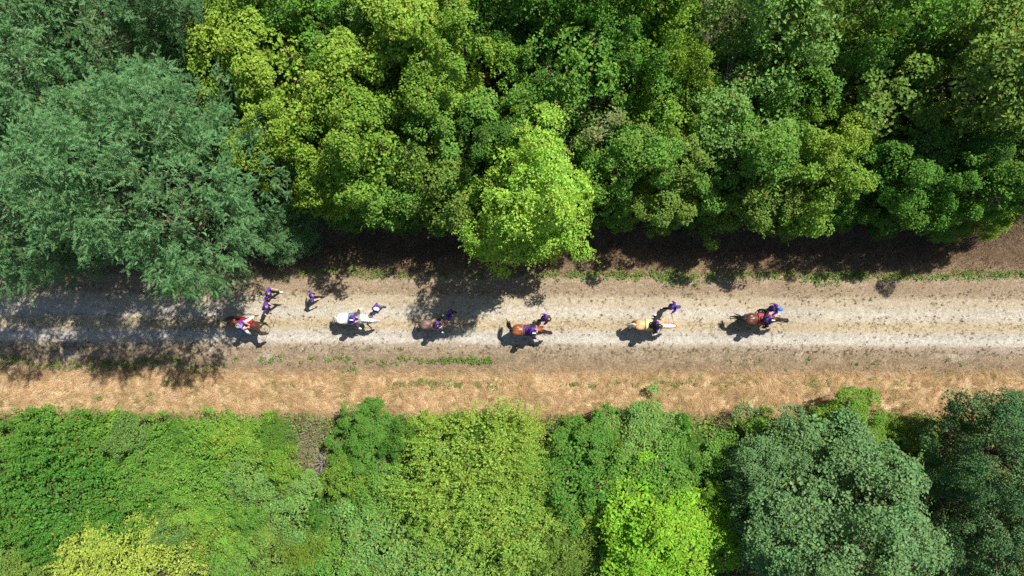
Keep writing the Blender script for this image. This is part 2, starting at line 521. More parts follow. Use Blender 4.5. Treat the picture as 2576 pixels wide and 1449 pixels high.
def leaves_to_quads(p, d, nrm, length, width, fold=0.18, seat=0.4):
    """rhombus leaves: p base, d along the leaf, nrm face normal"""
    d = unit(d); side = unit(np.cross(d, nrm)); up = np.cross(side, d)
    L = length[:, None]; W = width[:, None]
    v = np.empty((len(p), 4, 3))
    v[:, 0] = p
    m_ = p + d * L * seat + up * W * fold
    v[:, 1] = m_ + side * W * 0.5
    v[:, 2] = p + d * L
    v[:, 3] = m_ - side * W * 0.5
    return v


def quads_mesh(name, v):
    return np_mesh(name, v.reshape(-1, 3), np.arange(len(v) * 4).reshape(-1, 4))


def noise3(p, freq, seed):
    """smooth pseudo noise in -1..1 from a few crossed waves"""
    g = np.random.default_rng(seed)
    out = np.zeros(len(p))
    for k in range(7):
        d = unit(g.normal(size=3)) * freq * g.uniform(.6, 1.7)
        out += np.sin(p @ d + g.uniform(0, 6.28))
    return out / 3.2


def rugged(p, o, amp, freq, seed, cut=None):
    """push the crown surface in and out and open gaps in it"""
    q = p + o * (amp * noise3(p, freq, seed))[:, None]
    if cut is not None:
        k = noise3(p, freq * 1.25, seed + 50) > cut
        q, o = q[k], o[k]
    return q, o


def shell(rng, lobes, n, zmin=-0.3, inner=0.0):
    """points on the outside of a bunch of ellipsoid lobes, with outward normals"""
    lob = np.array(lobes)
    area = (lob[:, 3] * lob[:, 4] + lob[:, 3] * lob[:, 5])
    pick = rng.choice(len(lob), n * 3, p=area / area.sum())
    d = unit(rng.normal(size=(n * 3, 3)))
    d[:, 2] = np.where(d[:, 2] < zmin, -d[:, 2], d[:, 2])
    l = lob[pick]
    k = rng.uniform(0.9, 1.06, (n * 3, 1)) * (1 - inner)
    p = l[:, :3] + d * l[:, 3:] * k
    nrm = unit(d / l[:, 3:])
    q = (p[:, None, :] - lob[None, :, :3]) / lob[None, :, 3:]
    dist = np.linalg.norm(q, axis=2)
    dist[np.arange(len(p)), pick] = 9
    keep = dist.min(1) > 0.86 * (1 - inner)
    p, nrm = p[keep][:n], nrm[keep][:n]
    return p, nrm


def clustered(rng, p, o, k, rad, dome=.6):
    """boughs: every point becomes a dome of k tuft points"""
    n = len(p); idx = np.repeat(np.arange(n), k); N = len(idx); oo = o[idx]
    a = unit(np.cross(oo, np.where(np.abs(oo[:, 2:3]) < .9, [[0, 0, 1.0]], [[1.0, 0, 0]]))); b = np.cross(oo, a)
    sz = (rad * rng.uniform(.6, 1.4, n))[idx]
    rr = np.sqrt(rng.random(N)); th = rng.uniform(0, 6.283, N)
    tg = a * np.cos(th)[:, None] + b * np.sin(th)[:, None]
    q = p[idx] + tg * (rr * sz)[:, None] + oo * (dome * (1 - rr ** 2) * sz)[:, None]
    return q, unit(oo + tg * (rr * .9)[:, None] + np.array([0, 0, .25]))


def tuft_leaves(rng, p, out, per, tr, ll, lw, dome=0.55, loose=0.45, upw=0.5):
    """dome-shaped tufts of leaves round each point"""
    n = len(p)
    per_i = np.maximum(rng.poisson(per, n), 4)
    idx = np.repeat(np.arange(n), per_i)
    N = len(idx)
    o = out[idx]
    sz = (tr * rng.uniform(0.65, 1.35, n))[idx]
    a = unit(np.cross(o, np.where(np.abs(o[:, 2:3]) < 0.9, [[0, 0, 1.0]], [[1.0, 0, 0]]))); b = np.cross(o, a)
    rr = np.sqrt(rng.random(N)) * 1.15; th = rng.uniform(0, 2 * np.pi, N)
    tang = a * np.cos(th)[:, None] + b * np.sin(th)[:, None]
    hgt = (dome * (1 - rr ** 2) + rng.normal(0, 0.2, N)) * sz
    pos = p[idx] + tang * (rr * sz)[:, None] + o * hgt[:, None]
    nrm = unit(o * 0.55 + np.array([0, 0, upw]) + tang * (0.55 * rr)[:, None] + rng.normal(0, loose, (N, 3)))
    d = unit(tang * 0.8 + rng.normal(0, 0.5, (N, 3)) - nrm * 0.2)
    d = unit(d - nrm * np.sum(d * nrm, 1, keepdims=True) + o * 0.1)
    s = rng.uniform(0.7, 1.3, N)
    return leaves_to_quads(pos, d, nrm, ll * s, lw * s)


def shoot_leaves(rng, p, out, per, length, ll, lw, droop=0.3, horiz=0.7, spread=0.35, n_sh=1):
    """leafy shoots: leaves set along arching twigs that leave the crown surface"""
    n = len(p)
    h = out.copy(); h[:, 2] *= (1 - horiz)
    ax = unit(h + rng.normal(0, spread, (n, 3)) + np.array([0, 0, 0.18]))
    idx = np.repeat(np.arange(n), per); N = len(idx)
    t = rng.random(N) ** 0.8
    Ls = (length * rng.uniform(0.5, 1.4, n))[idx]
    pos = p[idx] + ax[idx] * (t * Ls)[:, None] + np.array([0, 0, -1.0]) * (droop * t ** 2 * Ls)[:, None]
    side = unit(np.cross(ax[idx], np.array([0, 0, 1.0])))
    sg = np.where(rng.random(N) < 0.5, 1.0, -1.0)[:, None]
    d = unit(ax[idx] * 0.6 + side * sg * 0.8 + rng.normal(0, 0.3, (N, 3)))
    nrm = unit(np.array([0, 0, 1.0]) + rng.normal(0, 0.4, (N, 3)) + out[idx] * 0.3)
    pos = pos + rng.normal(0, 0.03, (N, 3))
    s = rng.uniform(0.7, 1.25, N) * (1 - 0.35 * t)
    return leaves_to_quads(pos, d, nrm, ll * s, lw * s)


def frond_quads(rng, p, out, flen=0.25, pairs=5, w=0.05, l=0.042):
    """pinnate leaves: a row of leaflet pairs along a drooping midrib"""
    N = len(p)
    h = out.copy(); h[:, 2] *= 0.35
    d = unit(h + rng.normal(0, 0.75, (N, 3)) + np.array([0, 0, 0.05]))
    nrm = unit(np.array([0, 0, 0.9]) + out * 0.4 + rng.normal(0, 0.35, (N, 3)))
    side = unit(np.cross(d, nrm)); up = np.cross(side, d)
    L = flen * rng.uniform(0.65, 1.3, N)
    v = np.empty((N, pairs, 4, 3))
    for k in range(pairs):
        t = (k + 0.7) / pairs
        c = p + d * (L * t)[:, None] + up * (L * (0.12 * t - 0.28 * t * t))[:, None]
        ww = w * (1.0 if k < pairs - 1 else 0.55) * (0.8 + 0.4 * math.sin(math.pi * t)) * (L / flen)
        v[:, k, 0] = c - d * (l * 0.5)
        v[:, k, 1] = c + side * ww[:, None] + d * 0.012 - up * 0.006
        v[:, k, 2] = c + d * (l * 0.55)
        v[:, k, 3] = c - side * ww[:, None] + d * 0.012 - up * 0.006
    return v.reshape(-1, 4, 3)


def trunk_mesh(name, rng, H, lobes, r0, extra=None, stems=1, thin=1.0):
    """tapered trunk (or several stems) with a limb to each lobe and twigs into the crown"""
    mb = MB()
    forks = []
    for s_ in range(stems):
        a = rng.uniform(0, 6.28); off = 0.0 if stems == 1 else 0.25
        b = Vector((math.cos(a) * off, math.sin(a) * off, -0.15))
        f = Vector((math.cos(a) * off * 2.2 + rng.normal(0, .1), math.sin(a) * off * 2.2 + rng.normal(0, .1), H * 0.42))
        mb.tube([b, b.lerp(f, .35) + Vector((rng.normal(0, .08), rng.normal(0, .08), 0)), f], [r0, r0 * .8, r0 * .6], 7)
        forks.append(f)
    for i, lb in enumerate(lobes):
        c = Vector(lb[:3]); f = min(forks, key=lambda q: (q - c).length)
        mid = f.lerp(c, .5) + Vector((rng.normal(0, .12), rng.normal(0, .12), 0.12))
        end = c + Vector((c.x * .12, c.y * .12, lb[5] * .55))
        mb.tube([f, mid, c, end], [r0 * .5 * thin, r0 * .36 * thin, r0 * .24 * thin, r0 * .08], 5)
        for k in range(4):
            d = Vector(unit(rng.normal(size=3))); d.z = abs(d.z) * .6
            e = c + Vector((d.x * lb[3], d.y * lb[4], d.z * lb[5])) * .92
            mb.tube([mid.lerp(c, .6 + .4 * (k % 2)), c.lerp(e, .5) + Vector((0, 0, .08)), e], [r0 * .16, r0 * .1, r0 * .035], 4)
    return mb.mesh(name)


def lobed(rng, R0, H, n, top=0.62, low=True, flat=1.0, spread=0.58, lr=(0.34, 0.6), zj=0.10, drop=0.1):
    """uneven arrangement of crown lobes for a tree of crown radius R0 and height H"""
    ox, oy = rng.normal(0, .1, 2) * R0
    L = [(ox, oy, H * top, R0 * .5, R0 * .5, H * (1 - top) * flat)]
    a0 = rng.uniform(0, 6.28)
    for i in range(n):
        a = a0 + 6.283 * i / n + rng.normal(0, .3)
        rr = R0 * rng.uniform(*lr) * .86
        d = (R0 - rr) * rng.uniform(.72, 1.22)
        z = H * (top - .05 - drop * (d / R0) + rng.normal(0, zj))
        L.append((math.cos(a) * d, math.sin(a) * d, z, rr * rng.uniform(.8, 1.2), rr * rng.uniform(.8, 1.2), min(H * .3 * flat, rr * 1.15)))
    for i in range(n // 2):                       # tops of different heights
        a = rng.uniform(0, 6.28); d = R0 * rng.uniform(.2, .6); rr = R0 * rng.uniform(.2, .3)
        L.append((math.cos(a) * d, math.sin(a) * d, H * rng.uniform(.72, .9) * flat ** .5, rr, rr, rr * 1.1))
    if low:
        for i in range(n):
            a = a0 + 6.283 * (i + .5) / n + rng.normal(0, .3)
            rr = R0 * rng.uniform(.24, .42); d = (R0 * 1.02 - rr) * rng.uniform(.8, 1.1)
            L.append((math.cos(a) * d, math.sin(a) * d, H * (.3 + rng.normal(0, .06)), rr, rr, H * .2))
    return L


PROTO = {}


def proto(kind, crown_quads, trunk, R0, H0, mat):
    me = quads_mesh('crown_' + kind, np.concatenate(crown_quads))
    me.materials.append(mat)
    trunk.materials.append(M_BARK)
    PROTO.setdefault(kind.rstrip('0123456789'), []).append((me, trunk, R0, H0))


def make_protos():
    # clumpy small-leaved tree (field maple / hawthorn look)
    for v in range(5):
        g = np.random.default_rng(100 + v)
        lb = lobed(g, 2.3, 6.5, 6 + v % 2, zj=.07)
        p, o = clustered(g, *rugged(*shell(g, lb, 42, -0.2), .7, 1.5, v), 7, .5, .95)
        q = [tuft_leaves(g, p, o, 62, .245, .105, .08, .9, .32)]
        p2, o2 = shell(g, lb, 150, -0.2, .32)
        q.append(tuft_leaves(g, p2, o2, 18, .42, .16, .12, .3, .6))
        proto('clump%d' % v, q, trunk_mesh('trunk_clump', g, 6.5, lb, .15, stems=2), 2.3, 6.5, M_LEAF)
    # looser, larger-leaved shrubby tree with visible sprays
    for v in range(4):
        g = np.random.default_rng(200 + v)
        lb = lobed(g, 2.4, 6.0, 6, zj=.08)
        p, o = clustered(g, *rugged(*shell(g, lb, 48, -0.2), .75, 1.4, 20 + v), 7, .5, .9)
        q = [tuft_leaves(g, p, o, 40, .27, .12, .09, .85, .4), shoot_leaves(g, p[::2], o[::2], 18, .65, .12, .085, .3, .45)]
        p2, o2 = shell(g, lb, 160, -0.2, .34)
        q.append(tuft_leaves(g, p2, o2, 15, .45, .18, .13, .3, .6))
        proto('loose%d' % v, q, trunk_mesh('trunk_loose', g, 6.0, lb, .13, stems=3), 2.4, 6.0, M_LEAF)
    # pinnate black locust, two crowns
    for v in range(2):
        g = np.random.default_rng(300 + v)
        lb = lobed(g, 4.9, 12.5, 9, top=.66, spread=.62, lr=(.3, .5), zj=.06)
        for i in range(7):
            a = g.uniform(0, 6.28); d = g.uniform(3.8, 5.0)
            lb.append((math.cos(a) * d, math.sin(a) * d, 4.6 + g.normal(0, 1.0), 1.0, 1.0, .7))
        p, o = clustered(g, *rugged(*shell(g, lb, 130, -0.3), .8, .9, 30 + v), 8, 1.05, .5)
        per = 24; idx = np.repeat(np.arange(len(p)), per); N = len(idx)
        rad = np.abs(g.normal(0, 1, (N, 1)))
        pos = p[idx] + unit(g.normal(size=(N, 3))) * rad * .26 + o[idx] * g.uniform(-.3, .3, (N, 1))
        q = [frond_quads(g, pos, o[idx], .27, 5, .052, .046)]
        sp, so_ = p[::3], o[::3]                   # feathered shoots standing out of the crown
        idx = np.repeat(np.arange(len(sp)), 12); N = len(idx); t = g.random((N, 1))
        ax = unit(so_ * np.array([1, 1, .35]) + g.normal(0, .35, so_.shape))
        q.append(frond_quads(g, sp[idx] + ax[idx] * t * 1.0 - np.array([0, 0, .3]) * t ** 2, ax[idx], .27, 5, .052, .046))
        p2, o2 = shell(g, lb, 420, -0.2, .25)
        q.append(tuft_leaves(g, p2, o2, 12, .6, .26, .1, .3, .6))
        proto('locust%d' % v, q, trunk_mesh('trunk_locust', g, 12.5, lb, .26, thin=.7), 4.9, 12.5, M_LOCUST)
    # broad round-leaved aspen look
    for v in range(2):
        g = np.random.default_rng(400 + v)
        lb = lobed(g, 4.0, 9.0, 8, top=.66, spread=.6, lr=(.3, .5), zj=.07)
        p, o = clustered(g, *rugged(*shell(g, lb, 66, -0.25), 1.0, .9, 40 + v), 8, .72, .9)
        q = [tuft_leaves(g, p, o, 76, .34, .10, .095, .85, .45), shoot_leaves(g, p[::2], o[::2], 22, .75, .09, .085, .3, .5)]
        p2, o2 = shell(g, lb, 300, -0.2, .32)
        q.append(tuft_leaves(g, p2, o2, 16, .6, .17, .15, .3, .6))
        proto('aspen%d' % v, q, trunk_mesh('trunk_aspen', g, 9.0, lb, .2, thin=.8), 4.0, 9.0, M_LEAFG)
    # airy lime green tree
    g = np.random.default_rng(505)
    lb = lobed(g, 2.9, 9.5, 7, top=.66, spread=.55, lr=(.36, .55), zj=.09)
    p, o = clustered(g, *rugged(*shell(g, lb, 64, -0.3), .6, 1.4, 55), 7, .52, .8)
    q = [tuft_leaves(g, p, o, 54, .28, .10, .07, .85, .45), shoot_leaves(g, p[::2], o[::2], 22, .7, .10, .065, .15, .5)]
    p2, o2 = shell(g, lb, 420, -0.2, .28)
    q.append(tuft_leaves(g, p2, o2, 24, .45, .16, .12, .3, .6))
    proto('lime0', q, trunk_mesh('trunk_lime', g, 9.5, lb, .15), 2.9, 9.5, M_LEAF)
    # arching yellow-green shrub
    for v in range(2):
        g = np.random.default_rng(600 + v)
        lb = lobed(g, 2.9, 3.6, 9, top=.6, flat=1.1, spread=.62, lr=(.26, .44), zj=.06)
        p, o = clustered(g, *rugged(*shell(g, lb, 110, -0.1), .55, 1.3, 60 + v), 6, .45, .9)
        q = [shoot_leaves(g, p, o, 34, .8, .105, .06, .3, .5, .4), tuft_leaves(g, p, o, 12, .26, .09, .06, .6, .6)]
        p2, o2 = shell(g, lb, 260, -0.1, .25)
        q.append(tuft_leaves(g, p2, o2, 16, .45, .14, .1, .3, .6))
        proto('arch%d' % v, q, trunk_mesh('trunk_arch', g, 3.6, lb, .07, stems=4), 2.9, 3.6, M_LEAF)
    # low layered shrub with sprays combed one way
    for v in range(2):
        g = np.random.default_rng(700 + v)
        lb = lobed(g, 3.2, 3.0, 9, top=.58, flat=1.05, spread=.64, lr=(.26, .42), zj=.05)
        p, o = clustered(g, *rugged(*shell(g, lb, 130, -0.05), .5, 1.2, 70 + v), 5, .45, .6)
        comb = unit(o * .35 + np.array([-0.8, -0.3, .2]))
        q = [shoot_leaves(g, p, comb, 34, .75, .10, .065, .4, .3, .2), tuft_leaves(g, p, o, 8, .3, .09, .065, .5, .5)]
        p2, o2 = shell(g, lb, 280, -0.1, .25)
        q.append(tuft_leaves(g, p2, o2, 16, .5, .14, .1, .3, .6))
        proto('comb%d' % v, q, trunk_mesh('trunk_comb', g, 3.0, lb, .07, stems=4), 3.2, 3.0, M_LEAFG)
    # low rounded shrub
    for v in range(4):
        g = np.random.default_rng(800 + v)
        lb = lobed(g, 1.7, 2.3, 6, top=.58, flat=1.1, spread=.6, lr=(.3, .5), zj=.06)
        p, o = clustered(g, *rugged(*shell(g, lb, 38, -0.1), .4, 1.7, 80 + v), 7, .34, .95)
        q = [tuft_leaves(g, p, o, 40, .185, .088, .062, .85, .38), shoot_leaves(g, p[::2], o[::2], 18, .45, .075, .05, .25, .5)]
        p2, o2 = shell(g, lb, 100, -0.1, .28)
        q.append(tuft_leaves(g, p2, o2, 14, .35, .13, .1, .3, .6))
        proto('shrub%d' % v, q, trunk_mesh('trunk_shrub', g, 2.3, lb, .05, stems=3), 1.7, 2.3, M_SCRUB)


make_protos()
COUNT = {}


def plant(kind, name, fx, fy, rpx, top, col, label, cat='tree', group=None, rot=None, zc=0.6, sq=1.0):
    """a tree or shrub of its own: root Empty > trunk, crown"""
    k = COUNT.get(kind, 0); COUNT[kind] = k + 1
    me, tk, R0, H0 = PROTO[kind][k % len(PROTO[kind])]
    c = at(fx, fy, top * zc)
    if isinstance(rpx, tuple):
        sq = rpx[1] / rpx[0]; rpx = rpx[0]; rot = math.pi * (k % 2) if rot is None else rot
    r = rpx * (1.1 if kind in ('clump', 'loose') and c.y > 0 else .98) / PXM * (CAM_H - top * zc) / CAM_H
    root = empty(name, (c.x, c.y, float(gz(c.x, c.y)) - 0.02), (k * 2.399 + 0.7) if rot is None else rot)
    root.scale = (r / R0, r / R0 * sq, top / H0)
    tag(root, label, cat, group)
    t = link(bpy.data.objects.new('trunk', tk), root)
    cr = link(bpy.data.objects.new('crown', me), root)
    cr.color = (*col, 1.0)
    return root


# ------------------------------------------------------------------ the wood above the track
YG = (0.235, 0.365, 0.05); YG2 = (0.19, 0.33, 0.046); MG = (0.105, 0.245, 0.038); MG2 = (0.14, 0.29, 0.048); DG = (0.08, 0.185, 0.034)
OL = (0.165, 0.265, 0.05); LIME = (0.30, 0.49, 0.07); LOC = (0.13, 0.268, 0.105); LOC2 = (0.115, 0.24, 0.098); ASP = (0.135, 0.25, 0.092); ASP2 = (0.09, 0.185, 0.07)
PALE = (0.18, 0.32, 0.08); GRY = (0.22, 0.275, 0.11)
UP = 'trees of the wood above the track'
LO_ = 'shrubs and trees below the track'
# kind, name, x, y, r, top height, colour, label, category
WOOD = [
    ('locust', 'locust_tree', 360, 424, (262, 272), 13.6, LOC, 'largest blue green feathery locust tree overhanging the track on the left', 'tree'),
    ('locust', 'locust_tree', 85, 105, 268, 11.5, LOC, 'feathery locust tree filling the top left corner', 'tree'),
    ('locust', 'locust_tree', 5, 500, 205, 11.5, LOC2, 'feathery locust tree cut by the left edge beside the largest locust', 'tree'),
    ('locust', 'locust_tree', 440, 10, 130, 8.5, LOC2, 'dim blue green locust at the top edge right of the corner locust', 'tree'),
    ('locust', 'locust_sapling', 705, 560, 85, 3.8, LOC, 'small feathery locust sapling right of the largest locust at the bank', 'tree'),
    ('clump', 'maple_tree', 700, 205, 140, 8.0, YG, 'yellow green clumpy tree directly right of the largest locust crown top', 'tree'),
    ('clump', 'maple_tree', 1010, 150, 145, 8.6, YG, 'bright yellow green domed tree left of the rust red shrub, larger', 'tree'),
    ('clump', 'maple_tree', 1140, 165, 110, 8.0, YG2, 'yellow green clumpy tree just above the rust red shrub', 'tree'),
    ('clump', 'maple_tree', 850, 260, 130, 7.6, YG, 'yellow green clumpy tree in the middle of the bright cluster right of the locusts', 'tree'),
    ('clump', 'maple_tree', 740, 350, 100, 6.6, YG, 'yellow green tree touching the right flank of the largest locust', 'tree'),
    ('clump', 'maple_tree', 920, 385, 120, 6.8, YG2, 'yellow green clumpy tree with dark gaps around it above the white horse', 'tree'),
    ('clump', 'maple_tree', 1050, 290, 115, 7.0, YG2, 'green clumpy tree left below the rust red shrub', 'tree'),
    ('clump', 'maple_tree', 1160, 335, 120, 6.2, MG2, 'mid green rounded tree below the rust red shrub', 'tree'),
    ('loose', 'hazel_tree', 810, 470, 85, 4.6, YG, 'low yellowish shrubby tree with drooping sprays near the locust sapling', 'tree'),
    ('loose', 'hazel_tree', 960, 475, 115, 5.2, MG2, 'mid green shrubby tree at the hedge front above the white horse', 'tree'),
    ('loose', 'hazel_tree', 1090, 470, 110, 5.0, OL, 'dull olive shrubby tree with browned leaves left of the lime green tree', 'tree'),
    ('clump', 'maple_tree', 620, 60, 105, 7.4, YG2, 'green clumpy tree at the top edge right of the dark gap', 'tree'),
    ('clump', 'maple_tree', 790, 45, 115, 8.0, MG2, 'mid green clumpy tree, third from the left along the top edge', 'tree'),
    ('loose', 'hazel_tree', 960, 20, 110, 7.6, PALE, 'dusty pale green tree at the top edge above the bright domed tree', 'tree'),
    ('clump', 'maple_tree', 1130, 10, 75, 8.4, YG, 'small bright yellow green crown at the top edge near the centre', 'tree'),
    ('loose', 'hazel_tree', 1210, 95, 85, 6.6, DG, 'darker green tree behind the bright domed tree, left of a dark gap', 'tree'),
    ('clump', 'maple_tree', 1300, 30, 100, 8.0, MG, 'deep green clumpy tree at the top edge left of centre gap', 'tree'),
    ('loose', 'hazel_tree', 1420, 30, 105, 8.0, MG, 'deep green leafy tree at the top edge above the big leaved tree', 'tree'),
    ('loose', 'hazel_tree', 1560, 20, 100, 7.6, MG2, 'green leafy tree at the top edge right of the deep green one', 'tree'),
    ('loose', 'hazel_tree', 1680, 50, 100, 7.8, YG2, 'light green leafy tree at the top edge left of the bare twigs gap', 'tree'),
    ('loose', 'hazel_tree', 1420, 145, 140, 7.4, MG2, 'big leaved green tree with grey dead twigs at its lower side', 'tree'),
    ('loose', 'hazel_tree', 1590, 130, 100, 7.0, MG, 'green tree between the big leaved tree and the yellow green one', 'tree'),
    ('loose', 'hazel_tree', 1700, 190, 70, 6.8, YG, 'narrow yellow green tree on the left rim of the dark gap with bare branches', 'tree'),
    ('loose', 'hazel_tree', 1300, 265, 95, 5.8, MG2, 'green shrubby tree directly right of the rust red shrub', 'tree'),
    ('loose', 'hazel_tree', 1440, 285, 105, 5.4, GRY, 'greyish green tree under vines and dead twigs above the lime green tree', 'tree'),
    ('loose', 'hazel_tree', 1590, 270, 105, 5.8, MG2, 'green tree right of the grey twiggy tree', 'tree'),
    ('clump', 'maple_tree', 1245, 410, 85, 5.2, DG, 'dark green tree tucked behind the left side of the lime green tree', 'tree'),
    ('clump', 'maple_tree', 1570, 400, 105, 5.4, MG2, 'mid green tree touching the right side of the lime green tree', 'tree'),
    ('loose', 'hazel_tree', 1700, 340, 105, 5.8, YG2, 'yellow flecked green tree left of the pale grey green tree', 'tree'),
    ('clump', 'maple_tree', 1700, 470, 105, 5.0, OL, 'olive tree at the hedge front, second right of the lime green tree', 'tree'),
    ('loose', 'hazel_tree', 1970, 45, 145, 8.4, PALE, 'wide light green tree at the top edge right of the bare branches gap', 'tree'),
    ('loose', 'hazel_tree', 2080, 120, 85, 7.0, OL, 'olive yellow tree left of the blackest gap', 'tree'),
    ('loose', 'hazel_tree', 1840, 290, 125, 6.2, PALE, 'pale grey green tree below the bare branches', 'tree'),
    ('loose', 'hazel_tree', 1970, 260, 105, 6.4, MG2, 'light green tree left of the blackest gap, below the olive yellow one', 'tree'),
    ('clump', 'maple_tree', 2040, 400, 90, 5.4, YG, 'yellow tinged tree on the lower left rim of the blackest gap', 'tree'),
    ('clump', 'maple_tree', 1860, 420, 110, 5.4, MG2, 'green tree below the pale grey green tree', 'tree'),
    ('clump', 'maple_tree', 2040, 480, 105, 5.0, YG2, 'yellow green rounded tree at the hedge front above the rightmost horse', 'tree'),
    ('loose', 'hazel_tree', 1860, 520, 95, 4.4, OL, 'olive shrubby tree at the hedge front left of the rounded yellow green one', 'tree'),
    ('clump', 'maple_tree', 2190, 450, 95, 5.4, MG, 'dense mid green tree right of the rounded yellow green one', 'tree'),
    ('clump', 'maple_tree', 2330, 500, 95, 5.4, MG, 'dense green tree at the hedge front, third from the right edge', 'tree'),
    ('clump', 'maple_tree', 2450, 500, 90, 5.2, MG, 'dense green tree at the hedge front, second from the right edge', 'tree'),
    ('clump', 'maple_tree', 2405, 180, 190, 9.6, OL, 'big olive green tree with light tufts in the upper right', 'tree'),
    ('clump', 'maple_tree', 2240, 50, 120, 9.0, MG2, 'fresh green tree at the top edge left of the big olive tree', 'tree'),
    ('clump', 'maple_tree', 2540, 80, 130, 9.0, OL, 'olive tree in the top right corner', 'tree'),
    ('clump', 'maple_tree', 2540, 330, 130, 7.6, OL, 'olive tree cut by the right edge below the big olive tree', 'tree'),
    ('clump', 'maple_tree', 2260, 340, 100, 6.4, OL, 'shaded olive tree right of the blackest gap', 'tree'),
    ('clump', 'maple_tree', 2400, 370, 85, 5.4, DG, 'dark shaded tree below the big olive tree', 'tree'),
    ('clump', 'maple_tree', 2580, 490, 90, 5.6, MG, 'dense green tree at the hedge front cut by the right edge', 'tree'),
    ('lime', 'lime_green_tree', 1345, 508, 164, 11.2, LIME, 'single vivid lime green tree leaning over the track in the centre', 'tree'),
]
HEDGE = [
    ('shrub', 880, 540, 65, 2.6, MG2, 'small green hedge shrub below the yellowish drooping tree'),
    ('shrub', 1010, 560, 60, 2.4, DG, 'dark green hedge shrub at the bank above the white capped walker'),
    ('shrub', 1110, 575, 55, 2.4, YG, 'bright yellow green hedge shrub left of the lime green tree'),
    ('shrub', 1560, 545, 70, 2.8, MG2, 'green hedge shrub right beside the lime green tree'),
    ('shrub', 1660, 570, 60, 2.4, YG2, 'yellow green hedge shrub, second right of the lime green tree'),
    ('shrub', 1770, 570, 62, 2.4, MG, 'green hedge shrub with trailing shoots, third right of the lime green tree'),
    ('shrub', 1960, 570, 65, 2.4, OL, 'olive hedge shrub at the bank above the dark bay horse on the right'),
    ('shrub', 2110, 565, 60, 2.6, MG, 'green hedge shrub at the bank right of the olive one'),
    ('shrub', 2240, 560, 62, 2.6, DG, 'dark green hedge shrub near the sunlit straw patch of the bank'),
    ('shrub', 2400, 575, 60, 2.4, OL, 'olive hedge shrub above the sunlit straw patch'),
    ('shrub', 2500, 585, 55, 2.2, YG, 'small yellowing hedge shrub close to the right edge'),
    ('shrub', 1230, 225, 45, 4.4, (0.26, 0.085, 0.03), 'rust red shrub with withered leaves among green trees'),
]
for w in WOOD:
    front = w[0] not in ('locust', 'lime') and w[3] > 400
    plant(w[0], w[1], w[2], w[3] - (34 if front else 0), w[4], w[5] * (1.0 if w[0] == 'lime' else 1.18 if w[0] == 'locust' or w[3] < 350 else 1.5), w[6], w[7], w[8], UP)
for h in HEDGE:
    plant(h[0], 'hedge_shrub', h[1], h[2] - (30 if h[2] > 400 else 0), h[3] * .9, h[4], h[5], h[6], 'shrub', 'shrubs along the hedge foot')

